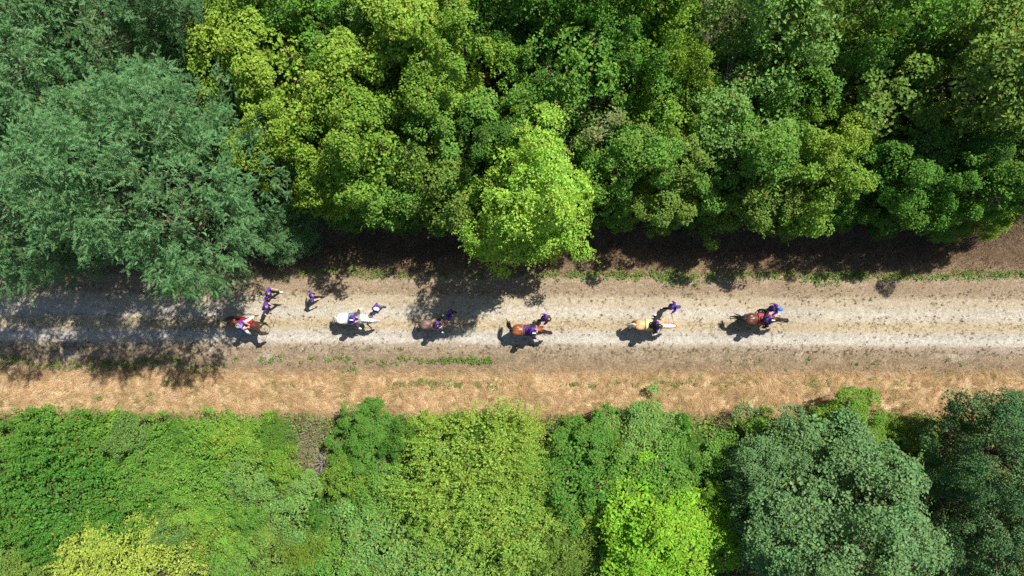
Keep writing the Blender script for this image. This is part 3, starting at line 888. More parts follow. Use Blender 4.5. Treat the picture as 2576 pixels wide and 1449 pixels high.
# ------------------------------------------------------------------ the scrub below the track
SCRUB = [
    ('comb', 'hornbeam_shrub', 150, 1245, (235, 195), 2.8, (0.085, 0.22, 0.03), 'broad dark green shrub with combed sprays in the lower left'),
    ('comb', 'hornbeam_shrub', 380, 1130, 130, 2.2, (0.145, 0.30, 0.045), 'green shrub beside the straw strip right of the broad dark shrub'),
    ('comb', 'hornbeam_shrub', 500, 1190, 140, 2.4, (0.17, 0.335, 0.05), 'fresh green spreading shrub right of the broad dark shrub'),
    ('arch', 'elder_shrub', 300, 1390, 165, 2.4, (0.36, 0.45, 0.08), 'yellow lime shrub at the lower left edge, brightest there'),
    ('shrub', 'bramble_bush', 90, 1070, 90, 1.4, MG2, 'low bramble bush at the left edge beside the straw strip'),
    ('shrub', 'bramble_bush', 250, 1075, 85, 1.3, YG2, 'low yellowish bramble bush beside the straw strip, second from left'),
    ('shrub', 'bramble_bush', 520, 1070, 80, 1.3, MG2, 'low bramble bush beside the straw strip left of the bare scrub'),
    ('shrub', 'bramble_bush', 640, 1080, 70, 1.2, YG2, 'low bramble bush nearest to the bare scrub patch'),
    ('shrub', 'privet_shrub', 640, 1210, 75, 1.9, PALE, 'pale green rounded shrub left of the bare scrub patch'),
    ('shrub', 'privet_shrub', 745, 1285, 90, 2.1, PALE, 'pale green rounded shrub below the bare scrub patch'),
    ('clump', 'dogwood_shrub', 920, 1075, 66, 2.6, MG, 'vivid green upright shrub with tip over the straw strip'),
    ('clump', 'dogwood_shrub', 905, 1150, 75, 2.3, MG, 'vivid green shrub below the upright one by the bare scrub patch'),
    ('arch', 'willow_shrub', 1195, 1180, (195, 150), 3.6, (0.26, 0.395, 0.065), 'largest yellow green arching shrub in the lower centre'),
    ('arch', 'willow_shrub', 1300, 1080, 110, 2.8, (0.265, 0.40, 0.065), 'yellow green arching shrub beside the straw strip right of the largest one'),
    ('arch', 'willow_shrub', 1240, 1330, 165, 2.8, (0.225, 0.37, 0.065), 'yellow green arching shrub below the largest one'),
    ('loose', 'privet_tree', 1000, 1265, 100, 2.5, MG2, 'mid green shrub left below the largest arching shrub'),
    ('shrub', 'privet_shrub', 960, 1350, 120, 2.2, PALE, 'pale green shrub at the bottom left of centre'),
    ('shrub', 'privet_shrub', 1080, 1420, 115, 2.2, PALE, 'pale green shrub cut by the bottom edge left of the arching shrubs'),
    ('shrub', 'privet_shrub', 850, 1430, 100, 2.0, MG2, 'green shrub at the bottom edge, second right of the yellow lime shrub'),
    ('shrub', 'privet_shrub', 700, 1400, 100, 1.7, OL, 'olive shrub at the bottom edge right of the yellow lime shrub'),
    ('shrub', 'bramble_bush', 570, 1330, 90, 1.4, YG2, 'yellow flecked bramble bush right above the yellow lime shrub'),
    ('shrub', 'bramble_bush', 40, 1400, 90, 1.3, OL, 'dull bramble bush in the bottom left corner'),
    ('loose', 'dogwood_shrub', 1470, 1105, 95, 2.9, MG, 'mid green shrub beside the straw strip right of the arching shrubs'),
    ('loose', 'dogwood_shrub', 1450, 1220, 115, 3.0, MG, 'dark green shrub right of the largest arching shrub'),
    ('loose', 'dogwood_shrub', 1630, 1085, 85, 2.4, PALE, 'light green shrub reaching over the straw strip right of centre'),
    ('loose', 'dogwood_shrub', 1620, 1180, 105, 3.0, MG2, 'light green leafy shrub between the dark shrub and the blue green tree'),
    ('arch', 'willow_shrub', 1420, 1390, 95, 2.2, OL, 'dull olive arching shrub left of the vivid bottom tree'),
    ('lime', 'cherry_tree', 1655, 1355, 170, 5.2, (0.22, 0.43, 0.035), 'vivid green tree at the bottom edge right of centre'),
    ('shrub', 'dogwood_shrub', 1760, 1090, 90, 2.0, MG2, 'low green shrub beside the straw strip, left of the blue green tree'),
    ('shrub', 'dogwood_shrub', 1880, 1080, 85, 2.2, MG2, 'low green shrub beside the straw strip touching the blue green tree'),
    ('aspen', 'aspen_tree', 2130, 1310, 262, 8.5, ASP, 'large blue green aspen like tree at the lower right'),
    ('aspen', 'aspen_tree', 1990, 1150, 150, 5.5, ASP, 'smaller blue green tree at the upper left side of the large one'),
    ('aspen', 'aspen_tree', 2525, 1140, 165, 8.0, ASP2, 'dark blue green tree cut by the right edge below the straw strip'),
    ('aspen', 'aspen_tree', 2590, 1370, 150, 6.0, ASP2, 'shaded blue green tree in the bottom right corner'),
    ('clump', 'dogwood_shrub', 2130, 1050, 75, 3.2, (0.15, 0.28, 0.036), 'fresh green shrub on top of the blue green tree by the straw strip'),
    ('shrub', 'dogwood_shrub', 2270, 1090, 75, 2.0, OL, 'olive shrub between the two blue green trees beside the straw strip'),
]
for s_ in SCRUB:
    rr_ = s_[4][1] if isinstance(s_[4], tuple) else s_[4]
    over = s_[2:4] in ((920, 1075), (1630, 1085), (2130, 1050), (2525, 1140))      # the few that reach over the straw
    fy_ = s_[3] if over else max(s_[3], 1060 + rr_ * .95)
    plant(s_[0], s_[1], s_[2], fy_, s_[4], s_[5], s_[6], s_[7], 'tree' if s_[1].endswith('tree') else 'shrub', LO_)

g5 = np.random.default_rng(55)
LAND = [(60, 'left edge'), (400, 'largest locust tree'), (615, 'leftmost horse'), (895, 'white horse'), (1105, 'roan horse'), (1345, 'lime green tree'), (1630, 'palomino horse'), (1910, 'rightmost horse'), (2150, 'large blue green aspen'), (2540, 'right edge')]
USED = set()


def place_words(fx, fy, above):
    lx, ln = min(LAND, key=lambda q: abs(q[0] - fx))
    side = 'in line with' if abs(fx - lx) < 34 else ('left of' if fx < lx else 'right of')
    if above:
        row = 'at the top edge' if fy < 110 else 'deep in the wood' if fy < 240 else 'halfway into the wood' if fy < 370 else 'near the hedge front' if fy < 480 else 'at the hedge front'
    else:
        row = 'beside the straw strip' if fy < 1105 else 'close below the straw strip' if fy < 1170 else 'amid the lower scrub' if fy < 1260 else 'low in the scrub' if fy < 1345 else 'by the bottom edge'
    return row + ', ' + side + ' the ' + ln


def filler_label(size, colour, noun, fx, fy, above):
    w_ = place_words(fx, fy, above)
    for s_ in (size, 'little', 'compact', 'slender', 'squat'):
        t = '%s %s %s %s' % (s_, colour, noun, w_)
        if t not in USED: break
    USED.add(t)
    return t


UNDER = [(880, 150), (900, 330), (1000, 230), (1090, 100), (1060, 390), (1230, 330), (1330, 330), (1370, 230), (1500, 210), (1520, 340), (1640, 330), (1660, 260), (1780, 370), (1790, 440), (1930, 390), (1960, 480),
         (2110, 430), (2120, 520), (2260, 430), (2270, 510), (2400, 460), (2500, 420), (1480, 100), (1340, 110), (730, 110), (880, 60), (2020, 200), (1760, 270), (2330, 300), (2480, 230), (1020, 520), (1180, 470), (1150, 540), (1620, 500), (1750, 530), (1930, 530)]
for k_, (fx_, fy_) in enumerate(UNDER):
    low = fy_ > 420; fy_ -= 30 if low else 0
    cn = ['mid green', 'yellow green', 'deep green', 'yellowish', 'olive green'][k_ % 5]
    plant(['loose', 'clump', 'loose'][k_ % 3], 'understory_shrub', fx_ + g5.normal(0, 10), fy_ + g5.normal(0, 8), g5.uniform(48, 78), g5.uniform(3.4, 5.0) if low else g5.uniform(4.8, 7.0),
          tuple(np.array([MG2, YG2, MG, YG, OL][k_ % 5]) * g5.uniform(.85, 1.1)), filler_label('small', cn, 'shrub', fx_, fy_, True), 'shrub', 'understory shrubs of the wood')
MOUND = [(60, 1120), (180, 1090), (330, 1080), (440, 1090), (590, 1090), (700, 1090), (690, 1180), (760, 1220), (820, 1290), (780, 1360), (640, 1290), (500, 1290), (430, 1320), (130, 1340), (40, 1330), (600, 1400), (860, 1200), (980, 1180), (1010, 1090),
         (1380, 1180), (1400, 1290), (1350, 1400), (1540, 1150), (1540, 1240), (1480, 1300), (1720, 1150), (1760, 1220), (1820, 1150), (1700, 1090), (1550, 1085), (1950, 1085), (2230, 1085), (2300, 1110), (1180, 1060), (1090, 1070), (900, 1290), (1130, 1330), (1330, 1240)]
for k_, (fx_, fy_) in enumerate(MOUND):
    fy_ = max(fy_, 1105)
    cn = ['mid green', 'yellow green', 'pale green', 'deep green', 'yellowish'][k_ % 5]
    plant(['shrub', 'arch', 'shrub', 'loose'][k_ % 4], 'scrub_bush', fx_ + g5.normal(0, 10), fy_ + g5.normal(0, 6), g5.uniform(40, 68), g5.uniform(1.2, 2.4),
          tuple(np.array([MG2, YG2, PALE, MG, YG][k_ % 5]) * g5.uniform(.85, 1.15)), filler_label('small', cn, 'bush', fx_, fy_, False), 'shrub', 'small bushes of the lower scrub')


def bare_shrub(fx, fy, z, size, label, n=26, seed=1):
    """leafless grey twigs fanning out of one stem"""
    g = np.random.default_rng(seed); c = at(fx, fy, z)
    root = empty('dead_shrub', (c.x, c.y, float(gz(c.x, c.y))))
    tag(root, label, 'shrub', 'dead twiggy shrubs in the wood')
    MB().tube([(0, 0, -.1), (.05, .03, z * .5), (0, 0, z * .8)], [.05, .04, .03], 6).build('trunk', M_DEAD, root)
    tw = MB()
    for i in range(n):
        d = unit(g.normal(size=3)); d[2] = abs(d[2]) * .7 + .1
        L = size * g.uniform(.6, 1.2); s = Vector((0, 0, z * g.uniform(.55, .8)))
        e = s + Vector(d) * L; m_ = s.lerp(e, .5) + Vector(g.normal(0, .1, 3))
        tw.tube([s, m_, e], [.02, .015, .006], 4)
        for k in range(3):
            f = m_.lerp(e, g.uniform(0, .8)); tw.tube([f, f + Vector(g.normal(0, .25, 3)) + Vector((0, 0, .05))], [.010, .004], 4)
    tw.build('twigs', M_DEAD, root)


bare_shrub(1850, 175, 6.4, 1.5, 'bare grey branches in the dark gap of the wood', 26, 3)
bare_shrub(1480, 175, 6.8, 1.2, 'grey dead twigs poking out of the big leaved tree', 30, 4)
bare_shrub(1455, 245, 6.4, 1.2, 'thin dead twigs over the greyish green tree above the lime green tree', 30, 5)
bare_shrub(1940, 370, 6.6, 1.0, 'small knot of dead twigs in the pale tree left of the blackest gap', 22, 6)
bare_shrub(965, 1165, 1.6, .8, 'small dead bush beside the vivid green shrubs below the track', 24, 7)
bare_shrub(810, 1165, .7, .9, 'low dead twigs lying in the bare scrub patch', 24, 8)

# ------------------------------------------------------------------ leafy cover nobody could count
def cover(name, n, x, y, z, ll, lw, mat, col, label, cat='undergrowth', loose=.5):
    g = R
    nrm = unit(np.array([0, 0, 1.0]) + g.normal(0, loose, (n, 3)))
    d = unit(g.normal(size=(n, 3)) * np.array([1, 1, .4]))
    s = g.uniform(.6, 1.35, n)
    o = mesh_obj(name, quads_mesh(name, leaves_to_quads(np.stack([x, y, z], -1), d, nrm, ll * s, lw * s)), mat)
    o.color = (*col, 1)
    return tag(o, label, cat, kind='stuff')


# dark undergrowth in the wood
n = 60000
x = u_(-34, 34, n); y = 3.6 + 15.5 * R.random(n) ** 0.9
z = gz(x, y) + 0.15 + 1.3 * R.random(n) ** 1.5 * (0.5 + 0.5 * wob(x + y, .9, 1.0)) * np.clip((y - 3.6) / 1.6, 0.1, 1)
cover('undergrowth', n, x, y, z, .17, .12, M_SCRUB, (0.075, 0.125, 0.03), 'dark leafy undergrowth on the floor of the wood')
# bramble and nettle carpet below the track
n = 120000
x = u_(-34, 34, n); y = -7.0 - 11.0 * R.random(n) + tilt(x) * 0.5
hump = 0.28 + 0.25 * wob(x * 1.1 + .5 * y, 1.3, 2.0) * wob(y * 1.2 - .3 * x, 1.2, 4.0) + 0.12 * wob(x - y, 3.1, 1.0)
z = gz(x, y) + np.clip(hump, 0.05, 1.0) * (1 + R.normal(0, .22, n)) * np.clip((-6.8 + tilt(x) * 0.5 - y) / .5, .15, 1)
bare = ((x - at(770, 0).x) / 1.6) ** 2 + ((y - at(0, 1150).y) / 2.2) ** 2
k = R.random(n) < np.clip(bare - .2, .5, 1); x, y, z = x[k], y[k], z[k]
cover('bramble_carpet', len(x), x, y, z, .10, .075, M_SCRUB, (0.175, 0.285, 0.055), 'low bramble and nettle carpet between the lower shrubs')
# withered grass and stalks in the bare scrub patch
n = 9000
x = R.normal(at(800, 0).x, 1.7, n); y = R.normal(at(0, 1160).y, 1.5, n); k = y < -6.9; x, y = x[k], y[k]; n = len(x)
o = mesh_obj('withered_grass', blade_mesh('withered_grass', x, y, gz(x, y) + u_(0, .12, n), u_(.15, .4, n), u_(.014, .03, n), u_(.5, .97, n), u_(0, 6.283, n)),
             blade_mat('withered', [(0.0, (0.13, 0.11, 0.05)), (0.4, (0.27, 0.23, 0.13)), (0.7, (0.36, 0.30, 0.22)), (1.0, (0.46, 0.38, 0.28))]))
tag(o, 'withered grass and grey stalks in the bare scrub patch', 'grass', kind='stuff')
# weeds along both shoulders
M_WEED = leaf_mat('leaf_weed', .55, .3, .3, .35, .04)


def weeds(name, spots, label, col):
    xs, ys = [], []
    for (px, py, sx, sy, m_) in spots:
        c = at(px, py)
        # small plants inside each patch
        kx = R.normal(c.x, sx, m_); ky = R.normal(c.y, sy, m_)
        rep = R.integers(6, 26, m_)
        xs.append(np.repeat(kx, rep) + R.normal(0, .07, rep.sum())); ys.append(np.repeat(ky, rep) + R.normal(0, .055, rep.sum()))
    x = np.concatenate(xs); y = np.concatenate(ys); n = len(x)
    z = surf_z(x, y) + .02 + np.abs(R.normal(0, .07, n))
    cover(name, n, x, y, z, .085, .05, M_WEED, col, label, 'weeds', .55)


weeds('verge_weeds', [(870, 682, .9, .12, 30), (960, 690, .7, .1, 22), (760, 690, .8, .12, 14), (1440, 690, 1.1, .13, 40), (1560, 690, .9, .14, 38), (1650, 690, .9, .15, 42), (1740, 700, .9, .16, 38), (1860, 695, .8, .12, 26),
      (1960, 690, .8, .12, 26), (2070, 697, .9, .13, 48), (2150, 692, .8, .12, 44), (2250, 694, .8, .1, 34), (2350, 697, .9, .1, 34), (2450, 690, .9, .1, 34), (2560, 690, .9, .1, 34), (1690, 715, .5, .05, 5), (2080, 715, .5, .05, 6),
      (1130, 690, 1.2, .12, 16), (1290, 695, 1.2, .1, 20)],
      'green weeds growing in a line along the upper edge of the track', (0.15, 0.25, 0.045))
weeds('shoulder_weeds', [(20, 905, .6, .12, 22), (120, 915, .6, .12, 20), (300, 915, .9, .12, 34), (360, 905, .4, .1, 12), (200, 925, .9, .1, 16), (440, 905, .4, .12, 14), (500, 925, .7, .1, 20), (860, 900, .5, .12, 12), (885, 930, .3, .05, 8), (1080, 905, .9, .1, 28),
      (1160, 905, .8, .1, 34), (1230, 910, .6, .1, 18), (960, 910, .8, .1, 16), (1010, 965, .4, .05, 10), (1080, 963, .9, .12, 48), (1200, 970, .9, .12, 28), (1500, 965, 2.2, .1, 30), (1800, 960, 2.4, .12, 26), (700, 905, 1.2, .12, 14), (250, 1000, .12, .3, 10), (380, 1000, .12, .25, 8),
      (440, 960, .5, .1, 14), (700, 965, .6, .08, 10), (2030, 960, .8, .1, 12), (2280, 960, .8, .15, 8), (1900, 905, 2, .15, 8), (2200, 915, 2, .15, 10)],
      'green weeds growing along the lower shoulder of the track and in the straw', (0.14, 0.23, 0.045))


# ------------------------------------------------------------------ horses and people
def fuse(mb, name, voxel, smooth=4):
    """melts overlapping closed pieces into one continuous skin"""
    me = mb.mesh('raw')
    o = bpy.data.objects.new('raw', me); COL.objects.link(o)
    r = o.modifiers.new('r', 'REMESH'); r.mode = 'VOXEL'; r.voxel_size = voxel; r.use_smooth_shade = True
    if smooth:
        s = o.modifiers.new('s', 'SMOOTH'); s.factor = 0.5; s.iterations = smooth
    dg = bpy.context.evaluated_depsgraph_get(); dg.update()
    out = bpy.data.meshes.new_from_object(o.evaluated_get(dg))
    out.name = name
    bpy.data.objects.remove(o); bpy.data.meshes.remove(me)
    out.polygons.foreach_set('use_smooth', np.ones(len(out.polygons), dtype=bool))
    out.materials.clear()
    return out


def add_mesh(me, mb):
    """append more closed pieces to a mesh (fingers on a wrist)"""
    bm = bmesh.new(); bm.from_mesh(me)
    vs = [bm.verts.new(v) for v in mb.v]
    for f in mb.f:
        try: bm.faces.new([vs[i] for i in f]).smooth = True
        except ValueError: pass
    bm.to_mesh(me); bm.free()
    return me


def coat_mat(name, main, dark, leg, leg_top=0.55, rough=0.42, dapple=0.0, spec=0.34, face=None):
    m, nt, out = nodes(name)
    tc = nd(nt, 'ShaderNodeTexCoord'); P = tc.outputs['Object']
    sp = nd(nt, 'ShaderNodeSeparateXYZ'); nt.links.new(P, sp.inputs[0])
    n1 = noise_t(nt, P, 3.2, 3); n2 = noise_t(nt, P, 45, 3)
    c = mix_c(nt, ramp(nt, n1, [(0.35, 0.0), (0.65, 1.0)]), main, dark)
    if dapple:
        vo = nd(nt, 'ShaderNodeTexVoronoi'); vo.inputs['Scale'].default_value = 14; nt.links.new(P, vo.inputs['Vector'])
        c = mix_c(nt, math_n(nt, 'MULTIPLY', ramp(nt, vo.outputs['Distance'], [(0.1, 1.0), (0.5, 0.0)]), dapple), c, tuple(min(1, q * 1.6) for q in main))
    f = math_n(nt, 'SUBTRACT', 1.0, ramp(nt, math_n(nt, 'DIVIDE', math_n(nt, 'ADD', sp.outputs['Z'], math_n(nt, 'MULTIPLY', n1, .1)), leg_top * 2), [(0.4, 0.0), (0.6, 1.0)]))
    c = mix_c(nt, f, c, leg)
    if face:
        # points of the head and crest darker (or paler) than the body
        g = ramp(nt, math_n(nt, 'ADD', sp.outputs['X'], math_n(nt, 'MULTIPLY', n1, .12)), [(0.38, 0.0), (0.58, 1.0)])
        c = mix_c(nt, g, c, face)
    c = mix_c(nt, 1.0, c, ramp(nt, n2, [(0.3, .86), (0.7, 1.12)]), 'MULTIPLY')
    p = nd(nt, 'ShaderNodeBsdfPrincipled'); p.inputs['Roughness'].default_value = rough; p.inputs['Specular IOR Level'].default_value = spec
    nt.links.new(c, p.inputs['Base Color']); nt.links.new(p.outputs[0], out.inputs['Surface'])
    return m


TR = [(-1.13, 1.20, .08, .12), (-1.07, 1.19, .19, .24), (-.94, 1.18, .272, .31), (-.74, 1.155, .295, .335), (-.48, 1.115, .262, .31), (-.22, 1.09, .285, .335),
      (.02, 1.10, .272, .365), (.2, 1.12, .235, .35), (.36, 1.12, .195, .28), (.46, 1.10, .12, .17)]


def trunk_at(x):
    for a, b in zip(TR, TR[1:]):
        if a[0] <= x <= b[0]:
            t = (x - a[0]) / (b[0] - a[0]); t = t * t * (3 - 2 * t)
            return [a[i] + (b[i] - a[i]) * t for i in (1, 2, 3)]
    e = TR[0] if x < TR[0][0] else TR[-1]
    return list(e[1:])


M_HOOF = plain('hoof_horn', (0.06, 0.05, 0.045), .6, .3)
M_LEATHER = plain('leather_dark', (0.035, 0.024, 0.018), .5, .4)
M_STEEL = plain('steel', (0.5, 0.5, 0.5), .35, .5, metallic=1.0)


def horse(name, label, px, py, rz, coat, hair, pad_col, trim_col, poll=(.82, 0, 1.66), nose=(1.03, 0, 1.13), tail=(-.25, 0.0, -.75), phase=0.0, halter=(0.05, 0.04, 0.04), size=1.0, tail_len=1.0,
          pad=(-.52, .10, 84), mane_side=-1, hands=None, bridle=True, mane_w=1.0):
    size = size * 1.06
    loc = at(px * .644, py * .644, 1.48)
    root = empty(name, (loc.x, loc.y, -0.012), rz); root.scale = (size, size, size)
    tag(root, label, 'horse', 'horses ridden along the track')
    P_, N_ = Vector(poll), Vector(nose)
    mb = MB()
    mb.ring_loft([[Vector((x, math.cos(q) * w, z + math.sin(q) * h * (1.0 if math.sin(q) < 0 else 1.0))) for q in [2 * math.pi * k / 16 for k in range(16)]] for x, z, w, h in TR])
    mb.ball((.0, 0, 1.40), (.3, .085, .10))                       # withers
    mb.ball((-.88, .12, 1.34), (.24, .16, .15)); mb.ball((-.88, -.12, 1.34), (.24, .16, .15))   # croup muscles
    base = Vector((.14, 0, 1.20))
    nk = [base, base.lerp(P_, .38) + Vector((.02, 0, -.02)), base.lerp(P_, .7) + Vector((0, 0, .03)), P_]
    mb.tube(nk, [(.165, .29), (.125, .215), (.092, .15), (.08, .11)], 14)
    hd = (N_ - P_)
    mb.tube([P_ + hd * -.03, P_ + hd * .22, P_ + hd * .55, P_ + hd * .82, N_], [(.085, .10), (.098, .13), (.07, .088), (.056, .066), (.056, .06)], 12, up=(hd.cross(Vector((0, 1, 0)))).normalized())
    fw = Vector((hd.x, hd.y, 0)).normalized(); sd = Vector((-fw.y, fw.x, 0))
    for s in (1, -1):
        e = P_ + sd * s * .062 + Vector((0, 0, .04)) - fw * .01
        mb.tube([e, e + Vector((0, 0, .07)) + sd * s * .012, e + Vector((0, 0, .15)) + sd * s * .02 + fw * .02], [.034, .033, .008], 8)
    hoof_pts = []
    for s, ph in ((1, phase), (-1, phase + math.pi)):
        sw = .17 * math.sin(ph)
        lift = max(0, math.cos(ph)) * .05
        kn = (.24 + sw * .6, s * .145, .50 + lift * .5); ft = (.23 + sw * 1.05, s * .135, .15 + lift); hf = (.27 + sw * 1.15, s * .135, .07 + lift)
        mb.tube([(.20, s * .13, 1.08), (.20, s * .155, .86), kn, (.235 + sw * .85, s * .14, .32 + lift), ft, hf], [(.10, .15), (.085, .11), .058, .04, .046, .045], 10, up=(1, 0, 0))
        hoof_pts.append(hf)
        ph2 = ph + math.pi * .6
        sw = .19 * math.sin(ph2); lift = max(0, math.cos(ph2)) * .04
        hk = (-.99 + sw * .7, s * .15, .54 + lift * .5); ft = (-.96 + sw * 1.1, s * .145, .16 + lift); hf = (-.91 + sw * 1.15, s * .145, .07 + lift)
        mb.tube([(-.82, s * .15, 1.16), (-.72 + sw * .25, s * .185, .86), (-.86 + sw * .5, s * .165, .70), hk, (-.985 + sw, s * .15, .33 + lift), ft, hf], [(.15, .2), (.12, .15), (.085, .1), .06, .043, .05, .047], 10, up=(1, 0, 0))
        hoof_pts.append(hf)
    body = mesh_obj('body', fuse(mb, 'horse_body', .021, 4), coat, root)
    for h in hoof_pts:
        MB().tube([(h[0] - .005, h[1], h[2] + .01), (h[0] + .02, h[1], max(h[2] - .065, .012))], [.046, .06], 10, round_ends=False).build('hoof', M_HOOF, root)
    g = np.random.default_rng(abs(hash(label)) % 1000 if False else len(label) * 7 + int(px))
    mm = MB()                                                      # mane: locks falling to one side
    for i in range(36):
        t = .05 + .95 * i / 35
        c = base.lerp(P_, t) + Vector((0, 0, (.29 * (1 - t) + .11 * t) * .93 + .03 * math.sin(math.pi * t)))
        L = g.uniform(.12, .2); s = mane_side * g.uniform(.7, 1.1)
        mm.tube([c + Vector((0, 0, -.01)), c + Vector((g.normal(0, .01), s * .05 * mane_w, .012)), c + Vector((g.normal(0, .03), s * (.085 + .03 * (1 - t)) * mane_w, -L))], [(.020, .013 * mane_w), (.021, .015 * mane_w), (.005, .004)], 6)
        if mane_w > 1.2: mm.tube([c + Vector((0, 0, -.01)), c + Vector((g.normal(0, .01), -s * .05, .012)), c + Vector((g.normal(0, .03), -s * .09, -L * .5))], [(.028, .02), (.03, .02), (.008, .006)], 6)
    for i in range(4):
        mm.tube([P_ + Vector((0, 0, .09)), P_ + fw * .07 + sd * g.normal(0, .02) + Vector((0, 0, .06)), P_ + hd * .3 + fw * .1 + sd * g.normal(0, .03)], [.022, .024, .006], 6)
    mm.build('mane', hair, root)
    tm = MB()                                                      # tail: dock and long locks
    dk = Vector((-1.09, 0, 1.36)); T = Vector(tail)
    tm.tube([Vector((-1.0, 0, 1.37)), dk, dk + T * .3 + Vector((-.05, 0, .02))], [.05, .048, .045], 8)
    for i in range(26):
        d = Vector((g.normal(0, .045), g.normal(0, .06), g.normal(0, .05)))
        e = dk + T * tail_len * g.uniform(.75, 1.1) + d * 1.7
        tm.tube([dk + d * .35, dk + T * .3 + Vector((-.07, 0, .05)) + d * .7, dk + T * .65 + Vector((-.05, 0, 0)) + d * 1.3, e], [.022, .03, .026, .005], 5)
    tm.build('tail', hair, root)
    if pad_col is not None:                                        # saddle cloth following the back
        x0, x1, ang = pad
        def cloth(off, cut=0.0):
            rows = []
            for i in range(9):
                x = x0 + cut + (x1 - x0 - 2 * cut) * i / 8
                z, w, h = trunk_at(x); row = []
                A = math.radians(ang) - cut * 1.2
                for k in range(17):
                    q = -A + 2 * A * k / 16
                    top = .028 * math.exp(-((x - 0) / .22) ** 2) * max(0, math.cos(q)) ** 4 + .03 * max(0, math.cos(q)) ** 3 * (1 if x < -.7 else 0)
                    row.append(Vector((x - .05 * (1 - math.cos(q)) * (x > -.2), math.sin(q) * (w + off), z + math.cos(q) * (h + off) + top + off)))
                rows.append(row)
            return rows
        out_, in_ = cloth(.030), cloth(.004)
        pm = MB(); nrow, nk_ = 9, 17
        for r_ in out_: pm.v += r_
        for r_ in in_: pm.v += r_
        b = nrow * nk_
        for i in range(nrow - 1):
            for k in range(nk_ - 1):
                a = i * nk_ + k; pm.f.append((a, a + 1, a + 1 + nk_, a + nk_)); pm.f.append((b + a, b + a + nk_, b + a + nk_ + 1, b + a + 1))
        loop = [k for k in range(nk_)] + [i * nk_ + nk_ - 1 for i in range(1, nrow)] + [(nrow - 1) * nk_ + k for k in range(nk_ - 2, -1, -1)] + [i * nk_ for i in range(nrow - 2, 0, -1)]
        for a, c in zip(loop, loop[1:] + loop[:1]): pm.f.append((a, b + a, b + c, c))
        po = pm.build('saddle_pad', pad_col, root)
        if trim_col is not None:
            tb = MB(); pts = [Vector(pm.v[i]) * .5 + Vector(pm.v[b + i]) * .5 for i in loop]
            tb.tube(pts + pts[:1], [.022] * (len(pts) + 1), 6, round_ends=False).build('trim', trim_col, po)
    sm = MB()                                                      # saddle: seat, cantle, pommel, flaps
    sec = []
    for x, w, h, z in ((-.44, .10, .035, 1.51), (-.38, .17, .05, 1.505), (-.26, .16, .04, 1.475), (-.12, .12, .04, 1.475), (-.02, .09, .05, 1.51), (.05, .06, .04, 1.52)):
        sec.append([Vector((x, math.cos(q) * w, z + math.sin(q) * h)) for q in [2 * math.pi * k / 12 for k in range(12)]])
    sm.ring_loft(sec)
    for s in (1, -1):
        sm.tube([(-.18, s * .10, 1.46), (-.14, s * .27, 1.30), (-.1, s * .325, 1.08), (-.1, s * .325, .98)], [(.14, .022), (.16, .02), (.14, .016), (.09, .012)], 10, up=(0, s, .3))
    sa = sm.build('saddle', M_LEATHER, root)
    for s in (1, -1):
        st = MB(); st.tube([(-.12, s * .33, 1.12), (-.1, s * .40, .86)], [(.015, .006), (.015, .006)], 6)
        ring = [Vector((-.06 + 0.0 * q, s * .41 + .055 * math.cos(q), .84 + .06 * math.sin(q))) for q in [2 * math.pi * k / 10 for k in range(11)]]
        st.tube(ring, [.011] * 11, 6, round_ends=False)
        st.build('stirrup', M_STEEL, sa)
    mg = MB(); z, w, h = trunk_at(.0)
    mg.tube([Vector((-.04, math.sin(q) * (w + .012), z + math.cos(q) * (h + .012))) for q in [math.radians(a) for a in range(70, 291, 20)]], [(.035, .008)] * 12, 6).build('girth', M_LEATHER, root)
    bm_ = MB()                                                     # bridle: noseband, cheek straps, headpiece, reins
    up_h = hd.cross(sd).normalized()
    def hring(t, rw, rh, r):
        c = P_ + hd * t
        pts = [c + sd * math.cos(q) * rw + up_h * math.sin(q) * rh for q in [2 * math.pi * k / 14 for k in range(15)]]
        bm_.tube(pts, [r] * 15, 5, round_ends=False)
    hring(.66, .073, .088, .013); hring(.08, .10, .125, .013); hring(.2, .106, .14, .011)
    for s in (1, -1):
        bm_.tube([P_ + hd * .12 + sd * s * .10, P_ + hd * .4 + sd * s * .092, P_ + hd * .66 + sd * s * .073], [.012] * 3, 5)
    hm = plain('halter_' + name, halter, .6, .3)
    br = bm_.build('bridle', hm, root)
    rm = MB()
    for s in (1, -1):
        bit = P_ + hd * .78 + sd * s * .066
        hand = Vector((.13, s * .07, 1.50)) if hands is None else Vector(hands)
        midp = bit.lerp(hand, .5) + Vector((0, s * .10, -.06))
        rm.tube([bit, bit.lerp(midp, .5) + Vector((0, s * .02, -.02)), midp, midp.lerp(hand, .6), hand], [(.011, .005)] * 5, 5)
    rm.build('reins', hm, br)
    em = plain('eye_dark', (0.01, 0.008, 0.007), .15, .6, 0)
    for s in (1, -1):
        MB().ball(P_ + hd * .26 + sd * s * .092 + up_h * -.01, (.02, .014, .022), 8, 5).build('eye', em, root)
    return root, P_, hd, sd


